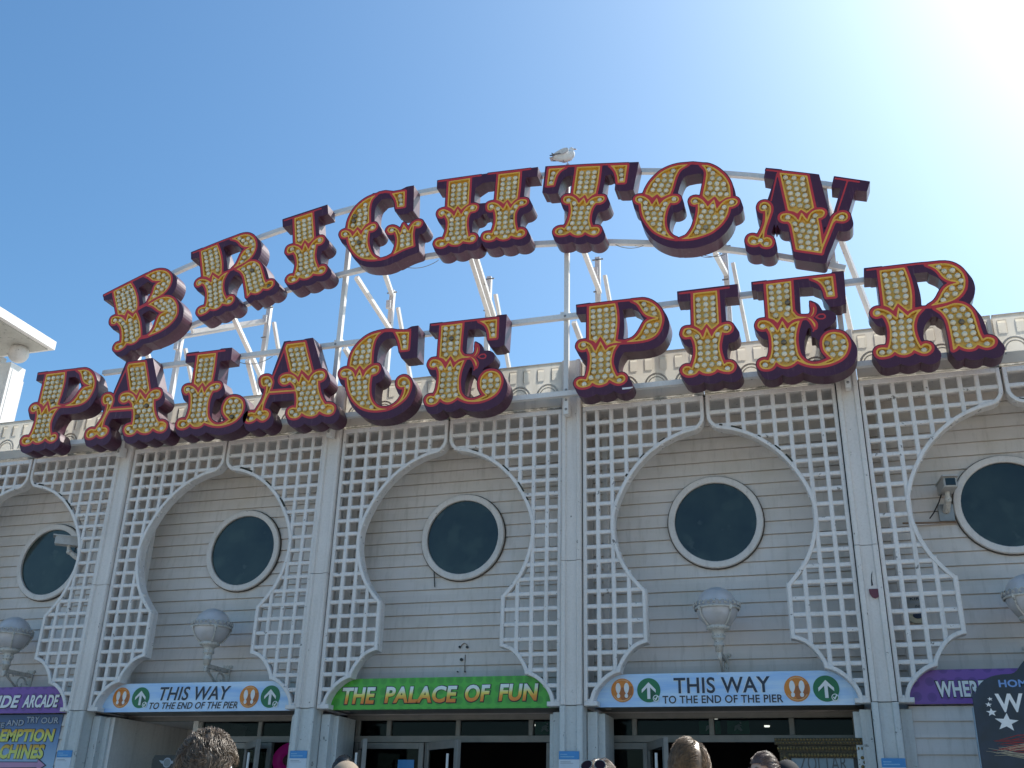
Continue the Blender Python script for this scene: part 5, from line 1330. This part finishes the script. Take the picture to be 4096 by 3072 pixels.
# sunglasses resting on the hair
t = thing('sunglasses', 'thin-framed sunglasses with dark lenses pushed up on wavy brown hair', 'sunglasses', (3.520, -6.775, 1.722), (radians(-18), 0, radians(-14)))
lf = MB(); ln = MB()
for s in (-1, 1):
    ring = [(s*.036+.031*cos(q)*(1+.08*sin(q)*s*0), .0245*sin(q)-.004*cos(q)*s) for q in np.linspace(0, 2*pi, 25)[:-1]]
    ln.prism(ring, -.001, .001)
    lf.ring_path(ring if s > 0 else ring, [(.0,-.003),(.003,-.003),(.003,.003),(.0,.003)], True)
    lf.tube([(s*.067,.0,.006),(s*.077,.03,.0),(s*.080,.12,-.03)], .0022, 6)
lf.tube([(-.007,-.002,.006),(0,-.003,.010),(.007,-.002,.006)], .0022, 6); lf.tube([(-.012,-.002,.017),(0,-.003,.020),(.012,-.002,.017)], .0018, 6)
lf.build('sunglass_frame', plain('pale_gold_wire', (.62,.52,.40), .25, .8), t); ln.build('sunglass_lens', plain('dark_plum_lens', (.022,.012,.018), .15, spec=.15), t)

# ------------------------------------------------------------------ the gull on the T
G_ = thing('gull', 'white and grey gull facing right, standing on top of the letter T', 'bird', (1.712, -.46, 10.020))
G_.scale = (.92,.92,.92)
mb = MB()
for x, z, rx, ry, rz in ((-.165,.142,.060,.026,.022),(-.12,.130,.075,.045,.045),(-.055,.127,.085,.066,.078),(.005,.128,.085,.074,.096),(.06,.132,.075,.070,.092),(.10,.150,.055,.055,.072),(.098,.195,.036,.036,.045),(.092,.220,.034,.033,.036),(.098,.243,.038,.033,.034),(.118,.237,.026,.022,.022)):
    mb.ball((x, 0, z), rx, ry, rz, 16, 12)
me = bpy.data.meshes.new('g'); me.from_pydata(mb.v, [], mb.f); o = bpy.data.objects.new('g', me); COL.objects.link(o)
r_ = o.modifiers.new('r', 'REMESH'); r_.mode = 'VOXEL'; r_.voxel_size = .006; r_.use_smooth_shade = True
s_ = o.modifiers.new('s', 'SMOOTH'); s_.iterations = 4
m5 = evaluated(o); bpy.data.objects.remove(o); m5.materials.append(plain('white_plumage', (.80,.79,.78), .8, var=.08, scale=60)); use(m5, 'body', G_)
gw = plain('grey_plumage', (.70,.705,.72), .8, var=.2, scale=60); gd = plain('dark_plumage', (.06,.06,.07), .7); gb = plain('pale_flesh_beak', (.45,.30,.22), .4); glg = plain('flesh_legs', (.42,.26,.24), .5)
for s in (-1, 1):
    w = MB()
    P_ = [(.090,.180),(.06,.200),(.0,.203),(-.07,.188),(-.13,.168),(-.20,.150),(-.215,.145),(-.14,.135),(-.05,.122),(.03,.125),(.078,.148)]
    w.prism(smooth_poly([(a,b,i==6) for i,(a,b) in enumerate(P_)], .02), -.010, .010)
    wo = w.build('wing', gw, G_); wo.location = (0, s*.066, 0); wo.rotation_euler = (s*radians(-13), 0, s*radians(9))
    d = MB(); d.prism([(-.02,.127),(-.21,.142),(-.225,.150),(-.14,.150),(-.05,.142)], -.013, .013); d.build('dark_wing_edge', gd, wo)
    l = MB(); l.tube([(.028 if s>0 else -.020, s*.028, .06),(.030 if s>0 else -.018, s*.028,.03),(.028 if s>0 else -.020, s*.028,.004)], [.007,.005,.005], 8); l.tube([(.005 if s>0 else -.04,s*.028,.003),(.060 if s>0 else .012, s*.04,.003)], .004, 6); l.tube([(.02 if s>0 else -.02,s*.028,.003),(.058 if s>0 else .012, s*.018,.003)], .004, 6)
    l.build('leg', glg, G_)
    e = MB(); e.ball((.112, s*.031, .250), .005,.003,.005, 8, 6); e.build('eye', gd, G_)
d = MB(); d.tube([(.130,0,.238),(.152,0,.236),(.172,0,.231),(.178,0,.224)], [.014,.011,.008,.003], 10); d.build('beak', gb, G_)
d = MB()
for k in range(4): d.bar((-.14,-.03+.02*k,.158), (-.205,-.03+.02*k,.212-.006*k), .016, .008)
d.build('wing_tips', gd, G_)
d = MB()
for k in range(5): d.bar((-.15,-.032+.016*k,.140), (-.235,-.04+.02*k,.120), .020, .006)
d.build('tail', plain('pale_tail_plumage', (.62,.62,.63), .8), G_)

# ------------------------------------------------------------------ ground, sea, light, camera
mb = MB(); mb.box(-70, 70, -70, 40, ZD-.4, ZD)
m, nt, b = nmat('weathered_deck_boards')
g_ = nt.nodes.new('ShaderNodeNewGeometry').outputs['Position']
wv = nt.nodes.new('ShaderNodeTexWave'); wv.wave_type = 'BANDS'; wv.bands_direction = 'X'; wv.inputs['Scale'].default_value = 2.2; nt.links.new(g_, wv.inputs['Vector'])
c = mixc(nt, ramp(nt, wv.outputs['Fac'], [(.0, (0,0,0)), (.10, (1,1,1))]), (.08,.065,.05), (.50,.445,.375))
c = mixc(nt, ramp(nt, noise(nt, 2, 5), [(.35, (0,0,0)), (.75, (.5,)*3)]), c, (.22,.19,.16)); nt.links.new(c, b.inputs['Base Color']); setin(b, Roughness=.75)
tag(mb.build('deck', m), kind='structure')
mb = MB(); mb.box(-4000, 4000, -4000, 4000, -7, -6)
m, nt, b = nmat('sea_water'); setin(b, Base_Color=(.03,.075,.09,1), Roughness=.18); bump(nt, b, noise(nt, .6, 5), .6, .2)
tag(mb.build('sea', m), kind='structure')

EL, AZ = radians(49), radians(40)          # the sun stands behind the building, to the right
w = bpy.data.worlds.new('World'); scene.world = w; w.use_nodes = True
nt = w.node_tree; bg = nt.nodes['Background']
sky = nt.nodes.new('ShaderNodeTexSky'); sky.sky_type = 'NISHITA'; sky.sun_disc = False
sky.sun_elevation = EL; sky.sun_rotation = AZ; sky.air_density = 1.0; sky.dust_density = 1.8; sky.ozone_density = 1.2; sky.altitude = 0
hs = nt.nodes.new('ShaderNodeHueSaturation'); hs.inputs['Saturation'].default_value = 1.22; nt.links.new(sky.outputs[0], hs.inputs['Color'])
nt.links.new(mixc(nt, 1.0, hs.outputs[0], (.80,.99,1.0), 'MULTIPLY'), bg.inputs[0]); bg.inputs[1].default_value = .15
sl = bpy.data.lights.new('Sun', 'SUN'); sl.energy = 5.0; sl.angle = radians(.55); sl.color = (1, .955, .88)
so = bpy.data.objects.new('Sun', sl); COL.objects.link(so)
dv = Vector((cos(EL)*sin(AZ), cos(EL)*cos(AZ), sin(EL)))
so.rotation_euler = (-dv).to_track_quat('-Z', 'Y').to_euler(); so.location = dv*60

cd = bpy.data.cameras.new('Camera'); cam = bpy.data.objects.new('Camera', cd); COL.objects.link(cam)
yaw, pitch, roll = .3124, .4190, .0271
fw = Vector((-sin(yaw)*cos(pitch), cos(yaw)*cos(pitch), sin(pitch))); rt = Vector((cos(yaw), sin(yaw), 0)); upv = rt.cross(fw)
r2 = rt*cos(roll)+upv*sin(roll); u2 = -rt*sin(roll)+upv*cos(roll)
mw = Matrix(((r2.x,u2.x,-fw.x,4.68996),(r2.y,u2.y,-fw.y,-11.82078),(r2.z,u2.z,-fw.z,1.4),(0,0,0,1)))
cam.matrix_world = mw
cd.sensor_width = 36; cd.lens = 36*4065.1/4096; cd.clip_start = .05; cd.clip_end = 9000
scene.camera = cam
scene.view_settings.view_transform = 'Standard'; scene.view_settings.look = 'None'; scene.view_settings.exposure = .40; scene.view_settings.gamma = 1
scene.cycles.max_bounces = 8; scene.cycles.transparent_max_bounces = 12
